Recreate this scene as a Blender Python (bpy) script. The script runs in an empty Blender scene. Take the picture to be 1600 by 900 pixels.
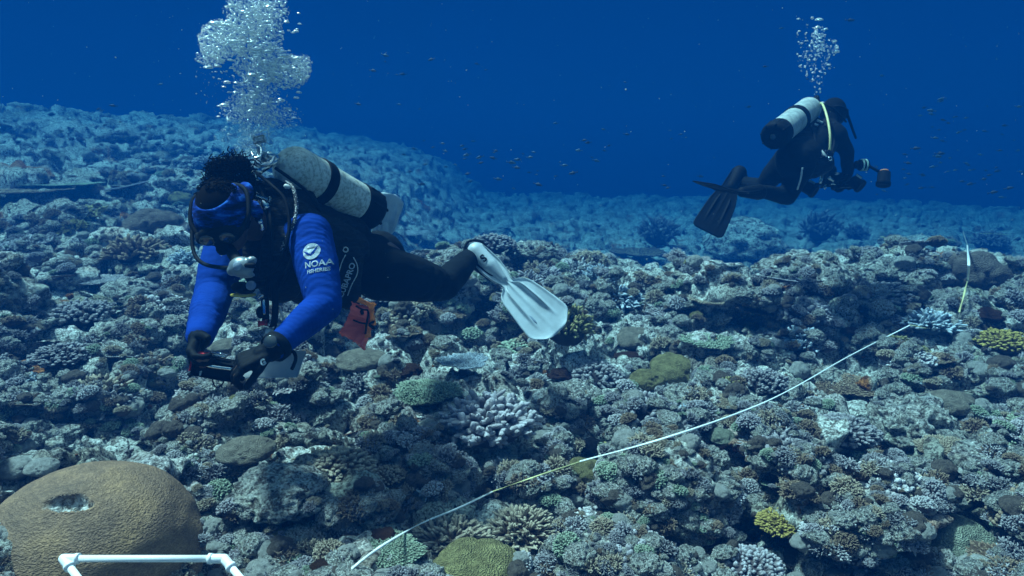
import bpy, bmesh, math, random
import numpy as np
from mathutils import Vector, Matrix, Quaternion
from mathutils.bvhtree import BVHTree
R = math.radians
PI = math.pi
sc = bpy.context.scene
COL = sc.collection
random.seed(7)

# ------------------------------------------------------------------ camera, water light, exposure
CAMH, PITCH, FOC = 1.3, R(11.6), 1067.0
CP, SP = math.cos(PITCH), math.sin(PITCH)
cam_d = bpy.data.cameras.new("camera"); cam_d.lens = 24.0; cam_d.sensor_width = 36.0
cam_d.clip_start = 0.05; cam_d.clip_end = 400
cam = bpy.data.objects.new("camera", cam_d); COL.objects.link(cam)
cam.location = (0, 0, CAMH); cam.rotation_euler = (R(90) - PITCH, 0, 0)
sc.camera = cam

w = bpy.data.worlds.new("World"); sc.world = w; w.use_nodes = True
nt = w.node_tree; nt.nodes.clear()
wout = nt.nodes.new("ShaderNodeOutputWorld"); bg = nt.nodes.new("ShaderNodeBackground")
tc = nt.nodes.new("ShaderNodeTexCoord"); sx = nt.nodes.new("ShaderNodeSeparateXYZ")
ramp = nt.nodes.new("ShaderNodeValToRGB"); mr = nt.nodes.new("ShaderNodeMapRange")
nt.links.new(tc.outputs["Generated"], sx.inputs[0]); nt.links.new(sx.outputs[2], mr.inputs[0])
mr.inputs[1].default_value = -1; mr.inputs[2].default_value = 1
nt.links.new(mr.outputs[0], ramp.inputs[0])
cr = ramp.color_ramp
stops = [(0.0, (0.002, 0.02, 0.06)), (0.44, (0.0003, 0.014, 0.060)), (0.50, (0.0001, 0.026, 0.100)), (0.56, (0.0001, 0.024, 0.118)),
         (0.62, (0.0001, 0.021, 0.105)), (0.72, (0.002, 0.04, 0.10)), (0.84, (0.05, 0.14, 0.16)), (1.0, (0.30, 0.31, 0.32))]
while len(cr.elements) < len(stops): cr.elements.new(0.5)
for e, (p, c) in zip(cr.elements, stops): e.position = p; e.color = (*c, 1)
# daylight coming down through the surface: the sky, filtered by the water colour above
sky = nt.nodes.new("ShaderNodeTexSky"); sky.sky_type = 'NISHITA'; sky.sun_disc = False
SUN_EL, SUN_AZ = R(65), R(-72)        # azimuth from +Y towards +X
sky.sun_elevation = SUN_EL; sky.sun_rotation = SUN_AZ
win = nt.nodes.new("ShaderNodeMapRange"); win.inputs[1].default_value = 0.55; win.inputs[2].default_value = 0.85
nt.links.new(sx.outputs[2], win.inputs[0])
flt = nt.nodes.new("ShaderNodeMix"); flt.data_type = 'RGBA'; flt.blend_type = 'MULTIPLY'; flt.inputs[0].default_value = 1
flt.inputs[7].default_value = (0.05, 0.09, 0.07, 1)
nt.links.new(sky.outputs[0], flt.inputs[6])
sw = nt.nodes.new("ShaderNodeMix"); sw.data_type = 'RGBA'; sw.blend_type = 'ADD'
nt.links.new(win.outputs[0], sw.inputs[0]); nt.links.new(ramp.outputs[0], sw.inputs[6]); nt.links.new(flt.outputs[2], sw.inputs[7])
nt.links.new(sw.outputs[2], bg.inputs[0]); bg.inputs[1].default_value = 1.0
nt.links.new(bg.outputs[0], wout.inputs[0])

sun_d = bpy.data.lights.new("sun", 'SUN'); sun_d.energy = 5.0; sun_d.angle = R(7); sun_d.color = (0.76, 1.0, 0.98)
sun = bpy.data.objects.new("sun", sun_d); COL.objects.link(sun)
sdir = Vector((math.sin(SUN_AZ) * math.cos(SUN_EL), math.cos(SUN_AZ) * math.cos(SUN_EL), math.sin(SUN_EL)))
sun.rotation_euler = sdir.to_track_quat('Z', 'Y').to_euler(); sun.location = (0, 0, 20)

sc.view_settings.view_transform = 'Standard'; sc.view_settings.look = 'None'
sc.view_settings.exposure = 1.08; sc.view_settings.gamma = 1.0
try: sc.view_settings.use_curve_mapping = False
except Exception: pass
cy = sc.cycles
cy.use_denoising = True
cy.max_bounces = 6; cy.diffuse_bounces = 2; cy.glossy_bounces = 2; cy.transmission_bounces = 4; cy.volume_bounces = 1
cy.transparent_max_bounces = 24
cy.use_adaptive_sampling = True; cy.adaptive_threshold = 0.02
cy.caustics_reflective = False; cy.caustics_refractive = False
cy.sample_clamp_indirect = 4.0

def P(px, py, d):
    """point seen at photo pixel (px,py) (1600 wide) at depth d metres along the optical axis"""
    x = (px - 800) / FOC * d; u = (450 - py) / FOC * d
    return Vector((x, d * CP + u * SP, CAMH - d * SP + u * CP))
def Dc(x, u, z):
    """camera-space direction (right, up, into scene) -> world"""
    return Vector((x, z * CP + u * SP, -z * SP + u * CP))

# ------------------------------------------------------------------ noise
def _h(i, j, k=0, s=0):
    n = (i.astype(np.int64) * 374761393 + j.astype(np.int64) * 668265263 + np.int64(1274126177) * (k if not hasattr(k, 'astype') else k.astype(np.int64)) + np.int64(s * 982451653)) & 0xFFFFFFFF
    n = ((n ^ (n >> 13)) * 1274126177) & 0xFFFFFFFF
    n = ((n ^ (n >> 16)) * 2246822519) & 0xFFFFFFFF
    n = n ^ (n >> 15)
    return (n & 0xFFFFFF) / 16777216.0
def vn2(x, y, s=0):
    xi = np.floor(x); yi = np.floor(y); fx = x - xi; fy = y - yi
    fx = fx * fx * (3 - 2 * fx); fy = fy * fy * (3 - 2 * fy)
    a = _h(xi, yi, 0, s); b = _h(xi + 1, yi, 0, s); c = _h(xi, yi + 1, 0, s); d = _h(xi + 1, yi + 1, 0, s)
    return (a + (b - a) * fx) * (1 - fy) + (c + (d - c) * fx) * fy
def fbm2(x, y, o=4, s=0):
    r = 0; a = .5; t = 0
    for k in range(o):
        r = r + a * (vn2(x, y, s + k * 17) * 2 - 1); t += a; a *= .5; x = x * 2.03 + 5.1; y = y * 2.03 - 3.7
    return r / t
def vn3(x, y, z, s=0):
    xi = np.floor(x); yi = np.floor(y); zi = np.floor(z); fx = x - xi; fy = y - yi; fz = z - zi
    fx = fx * fx * (3 - 2 * fx); fy = fy * fy * (3 - 2 * fy); fz = fz * fz * (3 - 2 * fz)
    r = 0
    for dx in (0, 1):
        for dy in (0, 1):
            for dz in (0, 1):
                r = r + _h(xi + dx, yi + dy, zi + dz, s) * (fx if dx else 1 - fx) * (fy if dy else 1 - fy) * (fz if dz else 1 - fz)
    return r
def fbm3(V, f, o=3, s=0):
    r = 0; a = .5; t = 0
    for k in range(o):
        r = r + a * (vn3(V[:, 0] * f + 11.3, V[:, 1] * f + 7.7, V[:, 2] * f + 3.1, s + k) * 2 - 1); t += a; a *= .5; f *= 2.03
    return r / t
def domes2(x, y, cell, s, rmin=.35, rmax=.72, push=False, steep=False):
    """rounded knobs: height 0..1, owner hash 0..1 (and the outward lean that makes them overhang)"""
    X = x / cell; Y = y / cell; xi = np.floor(X); yi = np.floor(Y)
    best = np.zeros_like(X); own = np.zeros_like(X); gx = np.zeros_like(X); gy = np.zeros_like(X)
    for dx in (-1, 0, 1):
        for dy in (-1, 0, 1):
            cx = xi + dx; cyy = yi + dy
            jx = cx + .15 + .7 * _h(cx, cyy, 1, s); jy = cyy + .15 + .7 * _h(cx, cyy, 2, s)
            r = rmin + (rmax - rmin) * _h(cx, cyy, 3, s); am = .35 + .65 * _h(cx, cyy, 4, s)
            t2 = ((X - jx) ** 2 + (Y - jy) ** 2) / (r * r)
            if steep: hgt = am * np.clip(1 - t2 ** 1.7, 0, 1) ** .65
            else: hgt = am * np.sqrt(np.clip(1 - t2, 0, 1))
            m = hgt > best
            best = np.where(m, hgt, best); own = np.where(m, _h(cx, cyy, 5, s), own)
            if push:
                t = np.sqrt(t2); b = np.where(t < .74, t / .74, np.clip((.93 - t) / .19, -.3, 1)) * .26 * cell * am
                b = np.where(t < 1, b, 0)
                gx = np.where(m, (X - jx) / (t * r + 1e-6) * b, gx); gy = np.where(m, (Y - jy) / (t * r + 1e-6) * b, gy)
    return (best, own, gx, gy) if push else (best, own)
def worley3(V, f, s=0):
    """F1 distance and owner in 3-D, for knobs on free shapes"""
    X = V[:, 0] * f; Y = V[:, 1] * f; Z = V[:, 2] * f
    xi = np.floor(X); yi = np.floor(Y); zi = np.floor(Z)
    b = np.full_like(X, 9.0); own = np.zeros_like(X)
    for dx in (-1, 0, 1):
        for dy in (-1, 0, 1):
            for dz in (-1, 0, 1):
                a, c, e = xi + dx, yi + dy, zi + dz
                d = (a + _h(a, c, e, s) - X) ** 2 + (c + _h(a, c, e, s + 1) - Y) ** 2 + (e + _h(a, c, e, s + 2) - Z) ** 2
                m = d < b; b = np.where(m, d, b); own = np.where(m, _h(a, c, e, s + 3), own)
    return np.sqrt(b), own
def sst(a, b, x):
    t = np.clip((x - a) / (b - a), 0, 1); return t * t * (3 - 2 * t)

# ------------------------------------------------------------------ mesh helpers
def np_mesh(name, V, quads=None, tris=None, attr=None, smooth=True):
    V = np.asarray(V, dtype=np.float32)
    me = bpy.data.meshes.new(name)
    fl = []; ls = []; n = 0
    if quads is not None and len(quads): q = np.asarray(quads, dtype=np.int32); fl.append(q.ravel()); ls.append(n + np.arange(len(q)) * 4); n += q.size
    if tris is not None and len(tris): t = np.asarray(tris, dtype=np.int32); fl.append(t.ravel()); ls.append(n + np.arange(len(t)) * 3); n += t.size
    fl = np.concatenate(fl); ls = np.concatenate(ls).astype(np.int32)
    me.vertices.add(len(V)); me.vertices.foreach_set("co", V.ravel())
    me.loops.add(len(fl)); me.loops.foreach_set("vertex_index", fl)
    me.polygons.add(len(ls)); me.polygons.foreach_set("loop_start", ls)
    me.update(calc_edges=True); me.validate()
    if smooth: me.polygons.foreach_set("use_smooth", np.ones(len(me.polygons), dtype=bool))
    if attr:
        for k, a in attr.items():
            a = np.asarray(a, dtype=np.float32)
            if a.ndim == 1:
                t = me.attributes.new(k, 'FLOAT', 'POINT'); t.data.foreach_set("value", a)
            else:
                t = me.attributes.new(k, 'FLOAT_COLOR', 'POINT')
                t.data.foreach_set("color", np.concatenate([a, np.ones((len(a), 1), dtype=np.float32)], 1).ravel())
    return me
def link(name, me, mat=None, parent=None, mats=None):
    o = bpy.data.objects.new(name, me); COL.objects.link(o)
    if mats:
        for m in mats: me.materials.append(m)
    elif mat is not None and not me.materials: me.materials.append(mat)
    if parent is not None:
        o.parent = parent; o.matrix_parent_inverse = parent.matrix_basis.inverted()
    return o
def empty(name, loc):
    o = bpy.data.objects.new(name, None); COL.objects.link(o); o.location = loc; o.empty_display_size = .05
    return o
def tag(o, label=None, cat=None, group=None, kind=None):
    if label: o['label'] = label
    if cat: o['category'] = cat
    if group: o['group'] = group
    if kind: o['kind'] = kind
    return o
class MB:
    """mesh collector"""
    def __init__(s): s.V = []; s.Q = []; s.T = []; s.A = []; s.n = 0
    def add(s, V, Q=(), T=(), a=None):
        V = np.asarray(V, dtype=float); s.V.append(V)
        if len(Q): s.Q.append(np.asarray(Q) + s.n)
        if len(T): s.T.append(np.asarray(T) + s.n)
        s.A.append(np.zeros(len(V)) if a is None else np.asarray(a)); s.n += len(V)
    def mesh(s, name, smooth=True, attr='t'):
        return np_mesh(name, np.concatenate(s.V), np.concatenate(s.Q) if s.Q else None, np.concatenate(s.T) if s.T else None,
                       {attr: np.concatenate(s.A)}, smooth)
    def build(s, name, mat, parent=None, smooth=True): return link(name, s.mesh(name, smooth), mat, parent)
    def tube(s, pts, rad, n=8, a=None, cap=True):
        pts = [Vector(p) for p in pts]; m = len(pts)
        if not hasattr(rad, '__len__'): rad = [rad] * m
        V = []; ref = None
        for i, p in enumerate(pts):
            t = (pts[min(i + 1, m - 1)] - pts[max(i - 1, 0)]).normalized()
            if ref is None:
                ref = t.orthogonal().normalized()
            ref = (ref - t * ref.dot(t))
            ref = ref.normalized() if ref.length > 1e-6 else t.orthogonal().normalized()
            b = t.cross(ref)
            for k in range(n):
                an = 2 * PI * k / n
                V.append(p + (ref * math.cos(an) + b * math.sin(an)) * rad[i])
        Q = [(i * n + k, i * n + (k + 1) % n, (i + 1) * n + (k + 1) % n, (i + 1) * n + k) for i in range(m - 1) for k in range(n)]
        T = []; A = list(np.repeat(a if a is not None else np.zeros(m), n))
        if cap:
            c0 = len(V); V.append(pts[0]); V.append(pts[-1]); A += [A[0], A[-1]]
            T = [(c0, (k + 1) % n, k) for k in range(n)] + [(c0 + 1, (m - 1) * n + k, (m - 1) * n + (k + 1) % n) for k in range(n)]
        s.add([tuple(v) for v in V], Q, T, A)
    def capsule(s, p0, p1, r0, r1, n=14, k=4):
        p0 = Vector(p0); p1 = Vector(p1); ax = p1 - p0; L = ax.length
        ax = ax / L if L > 1e-6 else Vector((0, 0, 1))
        pts = []; rr = []
        for i in range(k + 1):
            a = PI / 2 * (1 - i / k); pts.append(p0 - ax * r0 * math.sin(a)); rr.append(max(1e-4, r0 * math.cos(a)))
        for i in range(k + 1):
            a = PI / 2 * i / k; pts.append(p1 + ax * r1 * math.sin(a)); rr.append(max(1e-4, r1 * math.cos(a)))
        s.tube(pts, rr, n)
    def ell(s, c, ax, n=20, m=12):
        """ellipsoid; ax = three half-axis vectors"""
        c = Vector(c); V = []
        for i in range(m + 1):
            th = PI * i / m
            for j in range(n):
                ph = 2 * PI * j / n
                V.append(c + ax[0] * math.sin(th) * math.cos(ph) + ax[1] * math.sin(th) * math.sin(ph) + ax[2] * math.cos(th))
        Q = [(i * n + j, (i + 1) * n + j, (i + 1) * n + (j + 1) % n, i * n + (j + 1) % n) for i in range(m) for j in range(n)]
        s.add([tuple(v) for v in V], Q)
    def box(s, c, ax, bev=.0):
        """box with half-axis vectors ax, bevelled by shrinking the corners"""
        bm = bmesh.new(); bmesh.ops.create_cube(bm, size=2.0)
        M = Matrix(((ax[0][0], ax[1][0], ax[2][0], c[0]), (ax[0][1], ax[1][1], ax[2][1], c[1]), (ax[0][2], ax[1][2], ax[2][2], c[2]), (0, 0, 0, 1)))
        bm.transform(M)
        if bev > 0: bmesh.ops.bevel(bm, geom=bm.edges[:], offset=bev, segments=3, profile=.5, affect='EDGES')
        bmesh.ops.triangulate(bm, faces=bm.faces[:]); bm.verts.index_update()
        s.add([tuple(v.co) for v in bm.verts], (), [[v.index for v in f.verts] for f in bm.faces]); bm.free()
    def lathe(s, p0, ax, prof, n=24):
        """prof = [(distance along axis, radius)]"""
        ax = Vector(ax).normalized()
        p0 = Vector(p0); pts = [p0 + ax * d for d, r in prof]
        u = ax.orthogonal().normalized(); v = ax.cross(u); V = []
        for p, (d, r) in zip(pts, prof):
            for k in range(n):
                a = 2 * PI * k / n; V.append(tuple(p + (u * math.cos(a) + v * math.sin(a)) * max(r, 1e-4)))
        m = len(prof)
        Q = [(i * n + k, i * n + (k + 1) % n, (i + 1) * n + (k + 1) % n, (i + 1) * n + k) for i in range(m - 1) for k in range(n)]
        s.add(V, Q)
def remeshed(mb, voxel, smooth=3, name='body', sub=False):
    """one continuous skin round everything collected in mb"""
    me = mb.mesh(name + '_raw'); o = bpy.data.objects.new(name + '_raw', me); COL.objects.link(o)
    m = o.modifiers.new('r', 'REMESH'); m.mode = 'VOXEL'; m.voxel_size = voxel; m.use_smooth_shade = True
    if smooth:
        s = o.modifiers.new('s', 'SMOOTH'); s.factor = .5; s.iterations = smooth
    dg = bpy.context.evaluated_depsgraph_get(); ev = o.evaluated_get(dg)
    out = bpy.data.meshes.new_from_object(ev); out.name = name
    bpy.data.objects.remove(o); bpy.data.meshes.remove(me)
    out.polygons.foreach_set("use_smooth", np.ones(len(out.polygons), dtype=bool))
    return out
def bez(pts, n=24):
    """Catmull-Rom through the points"""
    p = [Vector(q) for q in pts]; p = [p[0] * 2 - p[1]] + p + [p[-1] * 2 - p[-2]]; out = []
    seg = len(p) - 3
    for i in range(seg):
        for k in range(n // seg + 1):
            t = k / (n // seg + 1)
            a, b, c, d = p[i:i + 4]
            out.append(.5 * ((2 * b) + (c - a) * t + (2 * a - 5 * b + 4 * c - d) * t * t + (3 * b - a - 3 * c + d) * t ** 3))
    out.append(p[-2]); return out

# ------------------------------------------------------------------ materials
def newmat(name):
    m = bpy.data.materials.new(name); m.use_nodes = True; n = m.node_tree
    b = n.nodes["Principled BSDF"]; return m, n, b
def nnoise(n, scale, detail=4, vec=None, rough=.6):
    t = n.nodes.new("ShaderNodeTexNoise"); t.inputs["Scale"].default_value = scale; t.inputs["Detail"].default_value = detail
    t.inputs["Roughness"].default_value = rough
    if vec is not None: n.links.new(vec, t.inputs["Vector"])
    return t
def nramp(n, src, stops):
    r = n.nodes.new("ShaderNodeValToRGB"); n.links.new(src, r.inputs[0]); e = r.color_ramp
    while len(e.elements) < len(stops): e.elements.new(.5)
    for k, (p, c) in zip(e.elements, stops): k.position = p; k.color = (*c, 1) if len(c) == 3 else c
    return r
def nmix(n, fac, a, b, mode='MIX'):
    m = n.nodes.new("ShaderNodeMix"); m.data_type = 'RGBA'; m.blend_type = mode
    for s, i in ((fac, 0), (a, 6), (b, 7)):
        if hasattr(s, 'links') or hasattr(s, 'is_linked'): n.links.new(s, m.inputs[i])
        else: m.inputs[i].default_value = s if not hasattr(s, '__len__') else (*s, 1)
    return m.outputs[2]
def nbump(n, b, h, strength, dist):
    u = n.nodes.new("ShaderNodeBump"); u.inputs["Strength"].default_value = strength; u.inputs["Distance"].default_value = dist
    n.links.new(h, u.inputs["Height"]); n.links.new(u.outputs[0], b.inputs["Normal"]); return u
def simple(name, col, rough=.6, metal=0, var=.25, scale=30, bump=.15, bd=.002, spec=.5):
    m, n, b = newmat(name); c = n.nodes.new("ShaderNodeTexCoord")
    t = nnoise(n, scale, 5, c.outputs["Object"])
    lo = tuple(x * (1 - var) for x in col); hi = tuple(min(1, x * (1 + var)) for x in col)
    r = nramp(n, t.outputs[0], [(.3, lo), (.7, hi)]); n.links.new(r.outputs[0], b.inputs["Base Color"])
    b.inputs["Roughness"].default_value = rough; b.inputs["Metallic"].default_value = metal
    b.inputs["Specular IOR Level"].default_value = spec
    if bump: nbump(n, b, t.outputs[0], bump, bd)
    return m
# ------------------------------------------------------------------ the reef floor
def base_h(x, y):
    cx = 6.9 + .25 * np.sin(x * .9 + 1) + .25 * np.sin(x * 2.1)
    z = .05 + .030 * np.clip(y, -2, 40)
    z = np.minimum(z, .05 + .030 * cx)
    drop = sst(0, 4.5, y - cx) * (1 - sst(1.0, 4.0, -x))
    far = -1.25 + 0 * y
    z = z * (1 - drop) + far * drop
    z = z + .10 * np.exp(-((y - cx) / .9) ** 2) * (np.sin(x * 1.7) * .5 + .3)
    left = sst(1.0, 17, -x + (y - 5) * .06) * sst(4.5, 24, y) + .22 * sst(1.5, 7, -x) * sst(4, 9, y)
    z = z + left * 1.95
    z = z + 1.05 * np.exp(-(((x - 7.9) / 1.3) ** 2 + ((y - 12.9) / 1.3) ** 2))
    return z
BRAIN = (-1.06, 1.72)
def ground(x, y, lod=9, push=False):
    x = np.asarray(x, dtype=float); y = np.asarray(y, dtype=float)
    wx = x + .12 * fbm2(x * 2.2, y * 2.2, 4, 3) + .02 * fbm2(x * 11, y * 11, 2, 5)
    wy = y + .12 * fbm2(x * 2.2 + 9, y * 2.2, 4, 4) + .02 * fbm2(x * 11 + 4, y * 11, 2, 6)
    z = base_h(x, y) - .36 + .26 * fbm2(x * .55, y * .55, 3, 21)
    d0, o0, ax, ay = domes2(wx, wy, .95, 31, .3, .60, True, True); z = z + .27 * d0
    d1, o1, bx, by = domes2(wx, wy, .37, 32, .3, .66, True, True); z = z + .13 * d1
    cre = fbm2(x * 1.1 + 3, y * 1.5, 3, 77)
    z = z - .38 * np.exp(-(cre / .06) ** 2) * sst(.0, .3, fbm2(x * .8, y * .8, 2, 79) + .25)
    hole = np.exp(-(((x - BRAIN[0]) ** 2 + (y - BRAIN[1]) ** 2) / .42 ** 2) ** 2)
    z = z * (1 - hole) + (-.16) * hole
    if lod < 4: return z
    d2, o2, ex, ey = domes2(wx, wy, .155, 33, .3, .68, True, True); z = z + .060 * d2
    d3, o3 = domes2(wx, wy, .085, 34, .25, .62); z = z + .032 * d3
    if lod < 6: return z
    sm = sst(.1, .45, o2)
    wx = wx + .012 * fbm2(x * 40, y * 40, 2, 7); wy = wy + .012 * fbm2(x * 40 + 7, y * 40, 2, 8)
    d4, o4 = domes2(wx, wy, .034, 35, .25, .8)
    z = z + (.25 + .75 * sm) * (.020 * d4 + .075 * fbm2(x * 7, y * 7, 3, 42) + .040 * fbm2(x * 22, y * 22, 4, 41)) - .035 * sst(.22, .42, fbm2(x * 13, y * 13, 3, 48))
    return z, (d1, o1, d2, o2, d3, o3, d4, o4), (ax * .9 + bx * .9 + ex * .8, ay * .9 + by * .9 + ey * .8)
def G(px, py):
    """where the view ray through photo pixel (px,py) meets the reef floor"""
    px = np.atleast_1d(np.asarray(px, float)); py = np.atleast_1d(np.asarray(py, float)); out = np.full((len(px), 4), np.nan); o = cam.location
    for i in range(len(px)):
        q = P(px[i], py[i], 1.0) - o; L = q.length; h = FLOOR.ray_cast(o, q / L, 40)
        if h[0] is not None: out[i] = (*h[0], h[3] / L)
    return out
def scene_hit(px, py):
    """the same against everything built so far (depth, place)"""
    q = P(px, py, 1.0) - cam.location; L = q.length
    ok, p, n_, i_, o_, m_ = sc.ray_cast(DG(), cam.location, q / L, distance=40)
    return ((p - cam.location).length / L, p) if ok else (None, None)
def DG():
    global _dg
    try: return _dg
    except NameError: _dg = bpy.context.evaluated_depsgraph_get(); return _dg

PAL = np.array([(.50, .52, .49), (.44, .46, .43), (.56, .58, .55), (.36, .36, .32), (.27, .24, .18), (.44, .47, .42), (.20, .15, .12), (.40, .37, .39),
                (.13, .11, .10), (.44, .45, .44), (.30, .33, .24), (.38, .39, .40)])
def reef_colour(x, y, z, o):
    d1, o1, d2, o2, d3, o3, d4, o4 = o
    def pal(h): return PAL[np.clip((h * len(PAL)).astype(int), 0, len(PAL) - 1)]
    c = pal(o2) * .5 + pal(o3) * .16 + pal(o1) * .34
    m = fbm2(x * 7, y * 7, 4, 91); m2 = fbm2(x * 19, y * 19, 3, 92); m3 = fbm2(x * 2.3, y * 2.3, 3, 93)
    turf = sst(.10, .30, m + .35 * m2)[:, None]
    c = c * (1 - turf * .55) + np.array((.17, .145, .11)) * turf * .55
    org = sst(.40, .46, fbm2(x * 3.1 + 50, y * 3.1, 4, 95) + .12 * m2)[:, None]
    c = c * (1 - org) + np.array((.30, .12, .04)) * org
    pale = sst(-.25, .25, m3 - .5 * m)[:, None] * .6
    c = c * (1 - pale) + np.array((.66, .68, .66)) * pale
    return np.clip(c * 1.2 * (1 + .25 * m2[:, None]), .02, .8)

def reef_material(name='encrusted reef rock', k=1.0):
    m, n, b = newmat(name); at = n.nodes.new("ShaderNodeAttribute"); at.attribute_name = "col"
    c = n.nodes.new("ShaderNodeTexCoord"); o = c.outputs["Object"]
    f1 = nnoise(n, 85 * k, 6, o, .7); f2 = nnoise(n, 30 * k, 6, o, .7)
    v = n.nodes.new("ShaderNodeTexVoronoi"); v.inputs["Scale"].default_value = 62 * k; n.links.new(o, v.inputs["Vector"])
    r1 = nramp(n, f1.outputs[0], [(.36, (.22, .20, .19)), (.45, (.9, .9, .9)), (.60, (1.5, 1.52, 1.5))])
    col = nmix(n, .85, at.outputs["Color"], r1.outputs[0], 'MULTIPLY')
    r2 = nramp(n, f2.outputs[0], [(.42, (.16, .13, .12)), (.50, (1, 1, 1)), (.66, (1.25, 1.25, 1.25))])
    col = nmix(n, .85, col, r2.outputs[0], 'MULTIPLY')
    wv = n.nodes.new("ShaderNodeVectorMath"); wv.operation = 'MULTIPLY_ADD'; n.links.new(f2.outputs["Color"], wv.inputs[0]); wv.inputs[1].default_value = (.03 / k,) * 3; n.links.new(o, wv.inputs[2]); n.links.new(wv.outputs[0], v.inputs["Vector"])
    sp = nramp(n, v.outputs["Distance"], [(.16, (.16, .15, .14)), (.34, (1, 1, 1)), (.75, (1.25, 1.25, 1.25))])
    col = nmix(n, .85, col, sp.outputs[0], 'MULTIPLY')
    n.links.new(col, b.inputs["Base Color"]); b.inputs["Roughness"].default_value = .9; b.inputs["Specular IOR Level"].default_value = .1
    ad = n.nodes.new("ShaderNodeMath"); ad.operation = 'MULTIPLY_ADD'; n.links.new(f2.outputs[0], ad.inputs[0]); ad.inputs[1].default_value = 2.2
    n.links.new(f1.outputs[0], ad.inputs[2])
    nbump(n, b, ad.outputs[0], 1, .03 / k)
    return m
M_REEF = reef_material(); M_ROCK = reef_material('loose reef rock', .16)

def build_ground():
    na = 1060
    fr = np.linspace(-R(47), R(47), na)
    bk = np.linspace(R(47), R(313), 90)[1:-1]
    an = np.concatenate([fr, bk]); nn = len(an)
    rr = np.concatenate([[.02, .25, .5, .75], np.geomspace(.95, 9, 640), np.geomspace(9, 40, 190)[1:]])
    A, Rr = np.meshgrid(an, rr); x = (np.sin(A) * Rr).ravel(); y = (np.cos(A) * Rr).ravel()
    z, o, (gx, gy) = ground(x, y)
    col = reef_colour(x, y, z, o)
    k = np.clip(Rr.ravel() - .6, 0, 1); x = x + gx * k; y = y + gy * k      # knobs lean outwards and overhang their creases
    i = np.arange(len(rr) - 1)[:, None] * nn; j = np.arange(nn)[None, :]; j2 = (j + 1) % nn
    Q = np.stack([i + j, i + nn + j, i + nn + j2, i + j2], -1).reshape(-1, 4)[:, ::-1]
    me = np_mesh("reef_ground", np.stack([x, y, z], 1), Q, None, {"col": col})
    tag(link("reef_ground", me, M_REEF), kind='structure')
    global FLOOR
    FLOOR = BVHTree.FromPolygons(np.stack([x, y, z], 1).tolist(), Q.tolist())
build_ground()

# ------------------------------------------------------------------ coral and rock prototypes
def ico(sub):
    bm = bmesh.new(); bmesh.ops.create_icosphere(bm, subdivisions=sub, radius=1)
    bm.verts.index_update()
    V = np.array([v.co[:] for v in bm.verts]); T = np.array([[v.index for v in f.verts] for f in bm.faces]); bm.free(); return V, T
ICO = {k: ico(k) for k in (1, 2, 3, 4, 5, 6, 7)}

def proto_rock(seed, sub=5, flat=.6):
    V, T = ICO[sub]; V = V.copy(); rs = np.random.RandomState(seed); off = rs.rand(3) * 50
    W = V + off
    d = 1 + .42 * fbm3(W, 1.1, 3, seed)
    f, o1 = worley3(W, 2.3, seed); d += .30 * (np.sqrt(np.clip(1 - (f / .9) ** 2, 0, 1)) - .5)
    f2, o2 = worley3(W, 5.5, seed + 9); d += .15 * (np.sqrt(np.clip(1 - (f2 / .85) ** 2, 0, 1)) - .5)
    f3, o3 = worley3(W, 12, seed + 19); d += .07 * (np.sqrt(np.clip(1 - (f3 / .8) ** 2, 0, 1)) - .5)
    d += .10 * fbm3(W, 9, 4, seed + 5)
    V = V * d[:, None]; V[:, 2] *= flat; V[:, 0] *= rs.uniform(.85, 1.25)
    under = V[:, 2] < 0; V[under, 2] *= .8; V[under, :2] *= (1 + .9 * V[under, 2:3])     # undercut foot
    pal = lambda h: PAL[np.clip((h * len(PAL)).astype(int), 0, len(PAL) - 1)]
    c = pal(o1) * .35 + pal(o2) * .4 + pal(o3) * .25
    m = fbm3(W, 4, 3, seed + 30); t = sst(.14, .36, m)[:, None]
    c = c * (1 - .6 * t) + np.array((.16, .135, .105)) * .6 * t
    up = sst(.0, .8, ICO[sub][0][:, 2] + .5 * m)[:, None] * .55      # paler towards the top, broken up by noise
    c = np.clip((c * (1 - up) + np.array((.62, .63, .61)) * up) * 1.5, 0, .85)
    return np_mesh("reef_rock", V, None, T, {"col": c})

def finger(mb, p, d, L, r, rs, n=6, tip0=.2, fork=0, bend=.25):
    d = d / np.linalg.norm(d); q = rs.randn(3) * bend; pts = [p]; k = 4
    for i in range(1, k + 1):
        dd = d + q * i / k; dd /= np.linalg.norm(dd); pts.append(pts[-1] + dd * L / k)
    rad = [r * 1.05, r, r * 1.0, r * .95, r * .66]
    dd = pts[-1] - pts[-2]; pts.append(pts[-1] + dd * .33); rad.append(r * .25)
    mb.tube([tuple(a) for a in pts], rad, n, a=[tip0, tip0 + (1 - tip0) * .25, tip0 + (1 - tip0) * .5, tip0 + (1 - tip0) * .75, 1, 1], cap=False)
    for f in range(fork):
        i = rs.randint(1, 4); b = d + rs.randn(3) * .75
        finger(mb, pts[i], b, L * rs.uniform(.35, .6), r * .88, rs, n, .3 + .15 * i, 0, bend)

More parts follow.
